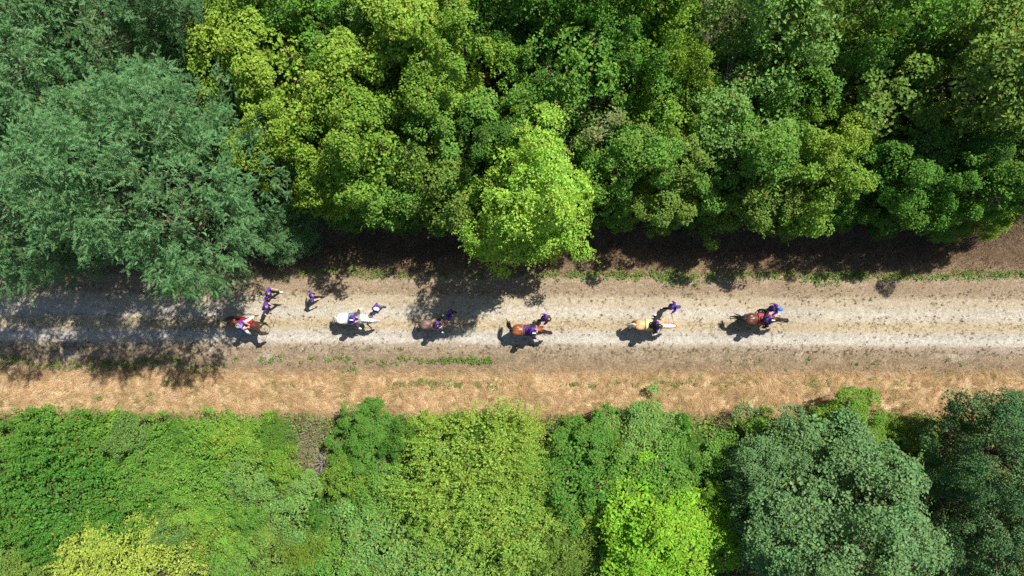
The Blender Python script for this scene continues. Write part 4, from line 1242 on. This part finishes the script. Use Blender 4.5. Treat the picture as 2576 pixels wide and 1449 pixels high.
# ---- people
M_SKIN = plain('skin', (0.55, 0.33, 0.235), .55, .35, .08, 20)
M_PURPLE = plain('shirt_purple', (0.115, 0.036, 0.40), .8, .2, .14, 9, .25)
M_PRINT = plain('print_white', (0.72, 0.70, 0.74), .7, .2, .05)
M_BLACK = plain('cloth_black', (0.018, 0.017, 0.02), .8, .2, .2, 9, .2)
M_WHITE = plain('cloth_white', (0.74, 0.76, 0.78), .75, .2, .06, 9, .2)
M_JEANS = plain('cloth_denim', (0.10, 0.17, 0.30), .85, .2, .25, 14, .2)
M_BROWN = plain('cloth_brown', (0.075, 0.045, 0.04), .8, .2, .15, 9, .2)
M_HAIRB = plain('hair_brown', (0.038, 0.019, 0.011), .55, .3, .3, 25)
M_HAIRK = plain('hair_black', (0.016, 0.012, 0.011), .45, .4, .3, 25)
M_SOLE = plain('shoe_white', (0.7, 0.71, 0.72), .6, .3, .08)
M_SHOEK = plain('shoe_black', (0.025, 0.024, 0.026), .55, .35, .1)
M_AQUA = plain('shoe_pale_blue', (0.52, 0.66, 0.68), .6, .3, .1)
M_EYE = plain('eye', (0.012, 0.01, 0.01), .2, .5, 0)
M_LIP = plain('lip', (0.38, 0.14, 0.12), .5, .3, .05)


def ik(a, c, l1, l2, pole):
    """middle joint of a two-bone limb from a to c, bent towards pole"""
    a, c, pole = Vector(a), Vector(c), Vector(pole)
    d = c - a; L = d.length
    if L > (l1 + l2) * .995: c = a + d.normalized() * (l1 + l2) * .995; d = c - a; L = d.length
    x = (l1 * l1 - l2 * l2 + L * L) / (2 * L); h = math.sqrt(max(l1 * l1 - x * x, 0))
    u = d.normalized(); p = pole - u * pole.dot(u)
    p = p.normalized() if p.length > 1e-4 else Vector((0, 0, 1))
    return a + u * x + p * h, c


def hand_mb(mb, w, d, n, side, curl=.6):
    """palm, four unequal bent fingers and a thumb leaving the side of the palm"""
    d = d.normalized(); s = n.cross(d).normalized() * side; n = d.cross(s).normalized() * side
    mb.tube([w - d * .02, w + d * .03, w + d * .085], [(.022, .019), (.036, .016), (.038, .014)], 10, up=n)
    for k, (o_, L) in enumerate(((-.028, .066), (-.009, .076), (.010, .072), (.027, .056))):
        b = w + d * .08 + s * o_; q = d; pts = [b]
        for j, f in enumerate((.45, .32, .26)):
            ang = curl * (.5 + .35 * j)
            q = (q * math.cos(ang) - n * math.sin(ang)).normalized()
            b = b + q * L * f; pts.append(b)
        mb.tube(pts, [.0095, .009, .008, .0065], 6)
    b = w + d * .025 - s * .03
    mb.tube([b, b - s * .022 + d * .022 - n * .012, b - s * .024 + d * .05 - n * .03], [.0115, .010, .0075], 6)


def person(label, root, J, shirt=M_PURPLE, pants=M_BLACK, shoe=M_SHOEK, hair=M_HAIRB, head=None, pony=False, long_sleeve=None, shorts=False, prt=None, grip=.8, vest=None, face=None, cat_group=None):
    """J: joint positions in the root's space, person faces J['fwd']"""
    tag(root, label, 'person', cat_group)
    f = J['fwd'].normalized(); lat = Vector((0, 0, 1)).cross(f).normalized()
    pel, ch, nk, hc = J['pel'], J['chest'], J['neck'], J['head']
    tdir = (nk - pel).normalized(); tf = (f - tdir * f.dot(tdir)).normalized()
    hf = (J.get('look') or f).normalized(); hu = (hc - nk).normalized(); hu = (hu * .5 + Vector((0, 0, 1))).normalized()
    hf = (hf - hu * hf.dot(hu)).normalized(); hs = hu.cross(hf).normalized()
    sh = {}; 
    for s in (1, -1):
        sh[s] = ch.lerp(nk, .72) + lat * s * .185 + J.get('shift%d' % s, Vector((0, 0, 0)))
    body = MB()
    body.tube([pel - tdir * .04, pel.lerp(ch, .5), ch, ch.lerp(nk, .62)], [(.135, .095), (.12, .085), (.145, .10), (.12, .07)], 14, up=tf)
    body.tube([ch.lerp(nk, .6), nk, nk + (hc - nk) * .5], [(.085, .065), (.05, .052), (.048, .052)], 10, up=tf)
    hb = len(body.v); body.ball((0, 0, 0), (.098, .076, .118), 14, 9)
    rot = Matrix((hf, hs, hu)).transposed()
    for i in range(hb, len(body.v)): body.v[i] = tuple(hc + rot @ Vector(body.v[i]))
    def H(a, b, c): return hc + hf * a + hs * b + hu * c
    body.tube([H(.06, 0, -.07), H(.075, 0, -.1)], [.042, .03], 8)             # jaw, chin
    body.tube([H(.092, 0, .02), H(.112, 0, -.028)], [.012, .018], 6)         # nose
    for s in (1, -1): body.tube([H(-.005, s * .078, .02), H(-.012, s * .084, -.025)], [(.018, .01), (.013, .01)], 6)   # ears
    hands = MB(); elb = {}; wri = {}
    for s in (1, -1):
        e, w = ik(sh[s], J['hand%d' % s], .29, .255, J.get('pole%d' % s, -f * .6 + lat * s * .5 - Vector((0, 0, .6))))
        elb[s], wri[s] = e, w
        body.tube([sh[s], sh[s].lerp(e, .5), e, e.lerp(w, .35), w], [.05, .045, .037, .038, .026], 9); body.ball(e, .039)
        hd_ = J.get('hdir%d' % s, (w - e))
        nn = Vector((0, 0, 1)) if abs(hd_.normalized().z) < .8 else lat * s
        hand_mb(hands, w, hd_, nn, s, grip)
    kne = {}; ank = {}; hip = {}
    for s in (1, -1):
        hip[s] = pel + lat * s * .088 - Vector((0, 0, .04))
        k, a = ik(hip[s], J['foot%d' % s], .43, .42, J.get('kpole%d' % s, f))
        kne[s], ank[s] = k, a
        body.tube([hip[s], hip[s].lerp(k, .5), k, k.lerp(a, .35), a], [.078, .068, .05, .05, .034], 10)
    bme = add_mesh(fuse(body, 'person_body', .0145, 3), hands)
    mesh_obj('body', bme, M_SKIN, root)
    for s in (1, -1): MB().ball(H(.086, s * .032, .018), (.013, .013, .009), 6, 4).build('eye', M_EYE, root)
    MB().tube([H(.09, .022, -.06), H(.101, 0, -.062), H(.09, -.022, -.06)], [.008, .009, .008], 6).build('mouth', M_LIP, root)
    # shirt with sleeves
    sm = MB()
    sm.tube([pel - tdir * .10, pel + tdir * .06, pel.lerp(ch, .55), ch, ch.lerp(nk, .55), ch.lerp(nk, .82)], [(.165, .125), (.158, .12), (.148, .112), (.168, .122), (.155, .098), (.085, .07)], 16, up=tf)
    sleeve = long_sleeve is not None
    for s in (1, -1):
        q = sh[s].lerp(elb[s], .72)
        sm.tube([ch.lerp(nk, .6) + lat * s * .08, sh[s]], [.078, .072], 10); sm.ball(sh[s], .074)
        sm.tube([sh[s], sh[s].lerp(elb[s], .4), q], [.07, .067, .066], 10)
        if sleeve: sm.tube([q, elb[s], elb[s].lerp(wri[s], .5), wri[s] - (wri[s] - elb[s]) * .08], [.06, .052, .046, .038], 10)
    sme = fuse(sm, 'shirt', .0155, 3)
    so_ = mesh_obj('shirt', sme, shirt, root)
    if vest is not None:
        vm = MB(); vm.tube([pel + tdir * .02, pel.lerp(ch, .55), ch, ch.lerp(nk, .6)], [(.178, .14), (.17, .132), (.186, .142), (.15, .112)], 16, up=tf)
        mesh_obj('body_protector', fuse(vm, 'vest', .0155, 3), vest, root)
    if prt:
        bv = BVHTree.FromPolygons([v.co.copy() for v in sme.vertices], [tuple(p.vertices) for p in sme.polygons])
        dr = tf if prt[0] == 'c' else -tf
        sx = lat * (1 if prt[0] == 'c' else -1)
        pm = MB(); o0 = ch.lerp(nk, .2)
        def stroke(pts, wd):
            last = None
            for (a, b) in pts:
                src = o0 + sx * a + tdir * b + dr * .6
                hit, nr, _, _ = bv.ray_cast(src, -dr)
                if hit is None: last = None; continue
                if nr.dot(dr) < 0: nr = -nr
                cur = (hit + nr * .005, nr)
                if last is not None and (cur[0] - last[0]).length > 1e-4:
                    t = (cur[0] - last[0]).normalized(); sdv = t.cross(nr).normalized() * wd
                    b_ = len(pm.v); pm.v += [last[0] + sdv, last[0] - sdv, cur[0] - sdv, cur[0] + sdv]; pm.f.append((b_, b_ + 1, b_ + 2, b_ + 3))
                last = cur
        if 'o' in prt:
            stroke([(.075 * math.cos(q), .075 * math.sin(q)) for q in [2 * math.pi * k / 18 for k in range(19)]], .012)
            stroke([(.03 * math.cos(q), .03 * math.sin(q)) for q in [2 * math.pi * k / 8 for k in range(9)]], .009)
        if 't' in prt:
            for j, (b, L) in enumerate(((.075, .10), (.02, .085), (-.035, .06))):
                n_ = int(L / .016)
                for k in range(-n_, n_ + 1):
                    a = k * .021
                    stroke([(a, b - .017), (a + .004 * (k % 2), b + .017)], .0055)
                    if k % 3 == 0: stroke([(a, b + .015), (a + .016, b + .015)], .005)
                    if k % 3 == 1: stroke([(a, b - .015), (a + .016, b - .015)], .005)
        if pm.v:
            pm.build('shirt_print', M_PRINT, so_)
    # trousers
    tm = MB()
    tm.tube([pel + tdir * .05, pel - tdir * .03, pel - tdir * .09], [(.148, .112), (.158, .125), (.13, .11)], 14, up=tf)
    for s in (1, -1):
        k, a = kne[s], ank[s]
        if shorts: tm.tube([hip[s], hip[s].lerp(k, .5), hip[s].lerp(k, .82)], [.098, .092, .088], 11)
        else: tm.tube([hip[s], hip[s].lerp(k, .5), k, k.lerp(a, .4), a + (k - a) * .12], [.098, .086, .068, .066, .054], 11); tm.ball(k, .074); tm.ball(hip[s], .1)
    mesh_obj('trousers' if not shorts else 'shorts', fuse(tm, 'trousers', .0155, 3), pants, root)
    for s in (1, -1):
        a = ank[s]; td = J.get('toe%d' % s, f).normalized(); dn = Vector((0, 0, -1)); dn = (dn - td * dn.dot(td)).normalized()
        MB().tube([a - dn * .03, a + dn * .02], [.048, .05], 10).tube([a + dn * .045 - td * .055, a + dn * .04 + td * .02, a + dn * .055 + td * .11, a + dn * .06 + td * .17], [(.038, .04), (.043, .05), (.045, .032), (.03, .02)], 10, up=-dn).build('shoe', shoe, root)
    # hair
    hm = MB(); b0 = len(hm.v); hm.ball((0, 0, 0), (.108, .092, .118), 14, 8)
    for i in range(b0, len(hm.v)):
        v = Vector(hm.v[i])
        if v.x > .05 and v.z < .045: v.x = .05 * .9; 
        hm.v[i] = tuple(hc + rot @ (v + Vector((-.018, 0, .016))))
    if pony:
        hm.tube([H(-.10, 0, .03), H(-.16, .01, .0), H(-.19, .015, -.1), H(-.2, .03, -.24)], [.03, .036, .034, .012], 8)
        hm.tube([H(-.09, .03, .0), H(-.15, .05, -.06), H(-.17, .07, -.2)], [.028, .03, .01], 7)
    hm.build('hair', hair, root)
    if head:
        kind, col, extra = head
        cm = MB()
        if kind == 'helmet':
            rings = []
            for i in range(8):
                t = i / 7 * math.pi / 2; r_ = math.cos(t)
                rings.append([H(-.008 + .142 * r_ * math.cos(q), .118 * r_ * math.sin(q), .028 + .128 * math.sin(t)) for q in [2 * math.pi * k / 18 for k in range(18)]])
            cm.ring_loft(rings)
            cm.ring_loft([[H(-.008 + rx * math.cos(q), ry * math.sin(q), z_) for q in [2 * math.pi * k / 18 for k in range(18)]] for rx, ry, z_ in ((.132, .108, .0), (.146, .122, .006), (.144, .12, .03))])
            ho = cm.build('helmet', col, root)
            MB().tube([H(.10, .055, .03), H(.165, .03, .02), H(.175, 0, .02), H(.165, -.03, .02), H(.10, -.055, .03)], [(.014, .01)] * 5, 8).tube([H(.11, .04, .032), H(.15, 0, .026), H(.11, -.04, .032)], [(.03, .008)] * 3, 8).build('peak', col, ho)
            if extra is not None:
                MB().tube([H(.10, 0, .125), H(.02, 0, .158), H(-.06, 0, .146), H(-.12, 0, .09)], [(.026, .006)] * 4, 8).build('stripe', extra, ho)
        else:
            rings = []
            for i in range(7):
                t = i / 6 * math.pi / 2; r_ = math.cos(t)
                rings.append([H(-.006 + .122 * r_ * math.cos(q), .102 * r_ * math.sin(q), .03 + .108 * math.sin(t)) for q in [2 * math.pi * k / 16 for k in range(16)]])
            cm.ring_loft(rings)
            co = cm.build('cap', col, root)
            if kind == 'cap':
                mbv = MB(); top, bot = [], []
                for k in range(9):
                    q = -1.15 + 2.3 * k / 8
                    top.append((q, .118)); 
                rin = [H(-.006 + .116 * math.cos(q), .098 * math.sin(q), .036) for q, _ in top]
                rout = [H(.06 + .135 * math.cos(q), .102 * math.sin(q) * 1.02, .022 - .01 * abs(math.sin(q))) for q, _ in top]
                rin2 = [p - hu * .008 for p in rin]; rout2 = [p - hu * .008 for p in rout]
                n_ = 9; mbv.v += rin + rout + rin2 + rout2
                for k in range(n_ - 1):
                    mbv.f += [(k, n_ + k, n_ + k + 1, k + 1), (2 * n_ + k, 2 * n_ + k + 1, 3 * n_ + k + 1, 3 * n_ + k), (n_ + k, 3 * n_ + k, 3 * n_ + k + 1, n_ + k + 1)]
                mbv.f += [(0, 2 * n_, 3 * n_, n_), (n_ - 1, 2 * n_ - 1, 4 * n_ - 1, 3 * n_ - 1)]
                mbv.build('visor', extra if extra is not None else col, co)
            if kind == 'brim':
                mbv = MB()
                mbv.ring_loft([[H(-.006 + rx * math.cos(q), ry * math.sin(q), z_) for q in [2 * math.pi * k / 20 for k in range(20)]] for rx, ry, z_ in ((.12, .10, .03), (.17, .155, .012), (.17, .155, .02), (.121, .101, .045))], cap=False)
                bo = mbv.build('brim', col, co)
                if extra is not None:
                    MB().ball(H(.0, -.0, .137), (.03, .03, .006), 10, 4).build('badge', extra, co)
    return wri


def walker(label, px, py, rz, lean=.06, stride=.24, hl=None, hr=None, look=None, size=1.0, **kw):
    """someone on foot; px, py is where the photograph shows the head"""
    c = at(px * .644, py * .644, 1.58 * size)
    root = empty('person', (c.x - math.cos(rz) * lean * 2.2, c.y - math.sin(rz) * lean * 2.2, 0.0), rz)
    root.scale = (size, size, size)
    V = Vector
    J = {'fwd': V((1, 0, 0)), 'pel': V((0, 0, .93)), 'chest': V((lean, 0, 1.26)), 'neck': V((lean * 1.6, 0, 1.46)), 'head': V((lean * 2.2 + .02, 0, 1.60)), 'look': look or V((1, 0, -.15)),
         'foot1': V((stride + .02, .10, .085)), 'foot-1': V((-stride, -.10, .11)), 'toe1': V((1, .1, .12)), 'toe-1': V((1, -.1, -.35)),
         'hand1': hl or V((-.12, .30, .92)), 'hand-1': hr or V((.22, -.28, .96)), 'kpole1': V((1, 0, .1)), 'kpole-1': V((1, 0, 0))}
    if kw.pop('swap', False):
        J['foot1'], J['foot-1'] = V((-stride, .10, .11)), V((stride + .02, -.10, .085)); J['toe1'], J['toe-1'] = V((1, .1, -.35)), V((1, -.1, .12))
    person(label, root, J, cat_group='walkers beside the horses', **kw)
    return root


def rider(label, hroot, lean=.03, side=0.0, hl=None, hr=None, look=None, feet=.40, foot_x=-.10, **kw):
    root = empty('person', hroot.location, hroot.rotation_euler.z)
    root.scale = hroot.scale
    V = Vector
    sx = -.22
    J = {'fwd': V((1, 0, 0)), 'pel': V((sx, 0, 1.60)), 'chest': V((sx + lean, side * .6, 1.92)), 'neck': V((sx + lean * 1.6, side, 2.10)), 'head': V((sx + lean * 2 + .015, side * 1.15, 2.24)), 'look': look or V((1, 0, -.2)),
         'foot1': V((foot_x, feet, .915)), 'foot-1': V((foot_x, -feet, .915)), 'toe1': V((1, .3, -.05)), 'toe-1': V((1, -.3, -.05)), 'kpole1': V((1, .75, .1)), 'kpole-1': V((1, -.75, .1)),
         'hand1': hl or V((.10, .07, 1.56)), 'hand-1': hr or V((.10, -.07, 1.56)), 'pole1': V((-.3, .6, -.7)), 'pole-1': V((-.3, -.6, -.7))}
    J['pel'] = V((sx, 0, 1.62))
    person(label, root, J, cat_group='riders on the horses', **kw)
    return root


def rope(name, label, pts, mat, r=.011):
    c = Vector(pts[0])
    root_pts = [Vector(p) - c for p in pts]
    # smooth the line a little
    sm = []
    n_ = len(root_pts)
    for i in range(n_ - 1):
        p0 = root_pts[max(i - 1, 0)]; p1 = root_pts[i]; p2 = root_pts[i + 1]; p3 = root_pts[min(i + 2, n_ - 1)]
        for k in range(5):
            t = k / 5
            sm.append(0.5 * ((2 * p1) + (p2 - p0) * t + (2 * p0 - 5 * p1 + 4 * p2 - p3) * t * t + (3 * p1 - p0 - 3 * p2 + p3) * t ** 3))
    sm.append(root_pts[-1])
    o = MB().tube(sm, [r] * len(sm), 6).build(name, mat)
    o.location = c
    return tag(o, label, 'rope')


# ------------------------------------------------------------------ the party on the track, left to right
V3 = Vector
C_DBAY = coat_mat('coat_dark_bay', (0.105, 0.036, 0.022), (0.065, 0.024, 0.016), (0.012, 0.010, 0.010), .62, face=(0.035, 0.018, 0.013))
C_WHITE = coat_mat('coat_white', (0.72, 0.71, 0.70), (0.62, 0.62, 0.62), (0.5, 0.49, 0.47), .4, .5, face=(0.56, 0.56, 0.52))
C_ROAN = coat_mat('coat_roan', (0.155, 0.095, 0.085), (0.115, 0.072, 0.062), (0.03, 0.022, 0.02), .6, .5, .25, face=(0.095, 0.06, 0.045))
C_BAY = coat_mat('coat_bay', (0.27, 0.075, 0.024), (0.19, 0.05, 0.018), (0.014, 0.011, 0.011), .6, .38, face=(0.03, 0.014, 0.010))
C_PALO = coat_mat('coat_palomino', (0.58, 0.35, 0.175), (0.52, 0.29, 0.13), (0.55, 0.42, 0.3), .35, .45)
C_BROWN = coat_mat('coat_brown', (0.13, 0.048, 0.028), (0.075, 0.03, 0.02), (0.012, 0.010, 0.010), .62, .36, face=(0.018, 0.012, 0.011))
K_HAIR = plain('horse_hair_black', (0.012, 0.010, 0.010), .45, .4, .3, 20)
W_HAIR = plain('horse_hair_white', (0.66, 0.62, 0.54), .6, .3, .12, 20)
G_HAIR = plain('horse_hair_grey', (0.11, 0.09, 0.065), .6, .3, .3, 20)
D_HAIR = plain('horse_hair_dark', (0.028, 0.017, 0.013), .5, .4, .3, 20)
RED = plain('pad_red', (0.50, 0.018, 0.022), .8, .2, .08)
CORAL = plain('pad_coral', (0.56, 0.05, 0.07), .8, .2, .08)
YEL = plain('pad_yellow', (0.60, 0.56, 0.26), .8, .2, .08)
PUR = plain('pad_purple', (0.10, 0.035, 0.115), .8, .2, .1)
PINK = plain('pad_trim_pink', (0.62, 0.42, 0.45), .7, .2, .05)
BLU = plain('pad_blue', (0.12, 0.22, 0.36), .8, .2, .1)
TAN = plain('pad_tan', (0.42, 0.27, 0.15), .85, .2, .12)
HG = plain('helmet_grey', (0.30, 0.33, 0.34), .32, .5, .05)
HK = plain('helmet_black', (0.022, 0.023, 0.027), .28, .5, .05)
CAPW = plain('cap_white', (0.78, 0.78, 0.78), .8, .2, .04)
CAPN = plain('cap_navy', (0.045, 0.05, 0.19), .8, .2, .1)
CAPB = plain('cap_blue', (0.04, 0.17, 0.62), .8, .2, .1)
CAPR = plain('cap_brown', (0.075, 0.038, 0.022), .85, .2, .15)
ROPE = plain('rope_brown', (0.16, 0.11, 0.075), .85, .2, .2, 30)

h1, *_ = horse('horse', 'dark bay horse with red pad and black trim, leftmost of the six', 969, 1271, math.radians(-13), C_DBAY, D_HAIR, RED, M_BLACK, poll=(.78, -.22, 1.60), nose=(.97, -.22, 1.10), tail=(-.10, .02, -.85), phase=.6, halter=(.10, .07, .055), mane_side=1, pad=(-.55, .16, 80))
rider('rider in white breeches and grey helmet on the leftmost dark bay horse', h1, lean=.02, side=-.02, pants=M_WHITE, shoe=M_SHOEK, hair=M_HAIRB, head=('helmet', HG, None), prt='ct', look=V3((1, -.1, -.3)), feet=.47, foot_x=.02)
h2, *_ = horse('horse', 'white horse with pale mane led by the white capped walker', 1399, 1247, math.radians(-2), C_WHITE, W_HAIR, BLU, None, poll=(.80, -.02, 1.58), nose=(1.03, -.06, 1.12), tail=(-.22, .0, -.75), phase=2.0, halter=(.35, .36, .38), mane_side=-1, mane_w=1.3)
rider('rider in brown trousers and white shoes on the white horse', h2, lean=.03, pants=M_BROWN, shoe=M_SOLE, hair=M_HAIRK, head=('helmet', HK, M_PRINT), prt='co', feet=.47, foot_x=-.10, hl=V3((.06, .05, 1.58)), hr=V3((.06, -.05, 1.58)))
h3, *_ = horse('horse', 'greyish brown roan horse standing in the shadow of the lime green tree', 1722, 1268, 0.0, C_ROAN, G_HAIR, TAN, None, poll=(.80, 0, 1.52), nose=(1.02, .0, 1.08), tail=(-.16, .02, -.8), phase=3.4, halter=(.55, .55, .53), size=.94, tail_len=.8, mane_side=-1)
rider('rider with shiny black helmet and pale blue shoes on the roan horse', h3, lean=.05, side=-.04, pants=M_BLACK, shoe=M_AQUA, hair=M_HAIRK, head=('helmet', HK, None), prt='co', feet=.43, foot_x=-.06)
h4, *_ = horse('horse', 'reddish bay horse with purple pink edged pad and black swishing tail', 2087, 1292, math.radians(-2), C_BAY, K_HAIR, PUR, PINK, poll=(.80, -.06, 1.56), nose=(.93, -.10, 1.03), tail=(-.32, .34, -.62), phase=1.2, halter=(.5, .3, .3), mane_side=-1, pad=(-.58, .12, 84))
rider('rider in black with dark helmet on the reddish bay horse', h4, lean=.07, side=-.05, pants=M_BLACK, shoe=M_SHOEK, hair=M_HAIRK, head=('helmet', HK, M_PRINT), vest=None, look=V3((1, 0, -.35)), feet=.40, foot_x=-.02)
h5, *_ = horse('horse', 'golden palomino horse with white mane, tail and yellow pad', 2568, 1270, math.radians(-1), C_PALO, W_HAIR, YEL, None, poll=(.78, -.01, 1.56), nose=(.96, -.02, 1.06), tail=(-.30, -.06, -.68), phase=4.4, halter=(.55, .03, .03), mane_side=-1, mane_w=1.6, pad=(-.60, .05, 82))
rider('rider with dark helmet and white shoes on the palomino horse', h5, lean=.06, pants=M_BLACK, shoe=M_SOLE, hair=M_HAIRK, head=('helmet', HK, None), vest=M_BLACK, prt=None, feet=.46, foot_x=-.12)
h6, *_ = horse('horse', 'dark brown horse with coral red pad, rightmost of the six', 3002, 1247, math.radians(-1), C_BROWN, K_HAIR, CORAL, None, poll=(.84, -.03, 1.55), nose=(1.0, -.10, 1.04), tail=(-.55, .05, -.55), phase=5.4, halter=(.10, .08, .08), mane_side=-1, tail_len=1.05, pad=(-.50, .16, 82))
rider('rider in black trousers with striped helmet on the rightmost horse', h6, lean=.03, side=-.01, pants=M_BLACK, shoe=M_SHOEK, hair=M_HAIRK, head=('helmet', HK, M_PRINT), prt='bt', feet=.44, foot_x=-.08)

walker('brown haired walker with white soled shoes, uppermost left of the group', 1043, 1147, math.radians(-8), stride=.27, hl=V3((.38, .26, 1.02)), hr=V3((-.02, -.33, .98)), pants=M_BLACK, shoe=M_SOLE, hair=M_HAIRB, prt='ct')
w2 = walker('brown haired walker holding the rope of the leftmost horse', 1034, 1199, math.radians(-6), stride=.25, hl=V3((.30, .10, 1.0)), hr=V3((.16, -.52, 1.06)), pants=M_BLACK, shoe=M_SHOEK, hair=M_HAIRB, prt='ct')
walker('dark haired walker with ring print on the shirt, walking apart', 1214, 1155, math.radians(6), stride=.26, hl=V3((-.14, .28, .92)), hr=V3((.36, -.22, 1.02)), pants=M_BLACK, shoe=M_SHOEK, hair=M_HAIRK, prt='co', swap=True)
walker('walker in white cap and blue jeans leading the white horse', 1466, 1206, math.radians(-12), stride=.22, hl=V3((.30, .25, 1.0)), hr=V3((.16, -.55, 1.12)), pants=M_JEANS, shoe=M_SHOEK, hair=M_HAIRK, head=('cap', CAPW, None), pony=True, prt='ct')
walker('walker in shorts with a raised hand beside the roan horse', 1760, 1230, math.radians(-3), stride=.16, hl=V3((.40, .24, 1.15)), hr=V3((.10, -.45, 1.22)), pants=M_BLACK, shoe=M_SHOEK, hair=M_HAIRB, shorts=True, prt='ct', size=.97)
walker('walker in brown brimmed hat beside the reddish bay horse', 2141, 1246, math.radians(2), lean=.10, stride=.2, hl=V3((-.08, .26, .92)), hr=V3((.12, -.26, .95)), pants=M_BLACK, shoe=M_SHOEK, hair=M_HAIRB, head=('brim', CAPR, M_PRINT), look=V3((1, 0, -.5)))
w7 = walker('walker in navy cap holding the rope of the palomino horse', 2644, 1199, math.radians(2), lean=.07, stride=.3, hl=V3((.24, .26, 1.0)), hr=V3((.02, -.52, 1.06)), pants=M_BLACK, shoe=M_SOLE, hair=M_HAIRB, head=('cap', CAPN, None), prt='bt')
walker('walker in bright blue cap with long black ponytail at the rightmost horse', 3044, 1208, math.radians(-4), lean=.08, stride=.3, hl=V3((-.05, .27, .92)), hr=V3((.10, -.50, 1.10)), pants=M_BLACK, shoe=M_SHOEK, hair=M_HAIRK, head=('cap', CAPB, None), pony=True, prt='bt', look=V3((1, -.1, -.4)))


def wp(root, p):
    bpy.context.view_layer.update()
    return root.matrix_world @ Vector(p)


a = wp(w2, (.20, -.57, 1.03)); b = wp(h1, (.93, -.16, 1.26))
rope('lead_rope', 'brown lead rope from walker to the leftmost dark bay horse', [a + V3((.03, .05, -.02)), a, a.lerp(b, .35) + V3((.10, 0, -.32)), a.lerp(b, .7) + V3((.02, .0, -.22)), b], ROPE, .013)
a2 = a + V3((.02, .02, 0))
rope('rope_end', 'loose looped end of the lead rope beside the leftmost walkers', [a2, a2 + V3((.22, .10, -.05)), a2 + V3((.24, -.15, -.3)), a2 + V3((.10, -.42, -.5)), a2 + V3((-.02, -.2, -.3)), a2 + V3((-.01, 0, -.06))], ROPE, .011)
a = wp(w7, (.03, -.60, 1.0)); b = wp(h5, (.91, .07, 1.22))
rope('lead_rope', 'brown lead rope from the navy capped walker to the palomino horse', [a + V3((.02, .04, 0)), a, a.lerp(b, .5) + V3((.02, 0, -.16)), b], ROPE, .013)
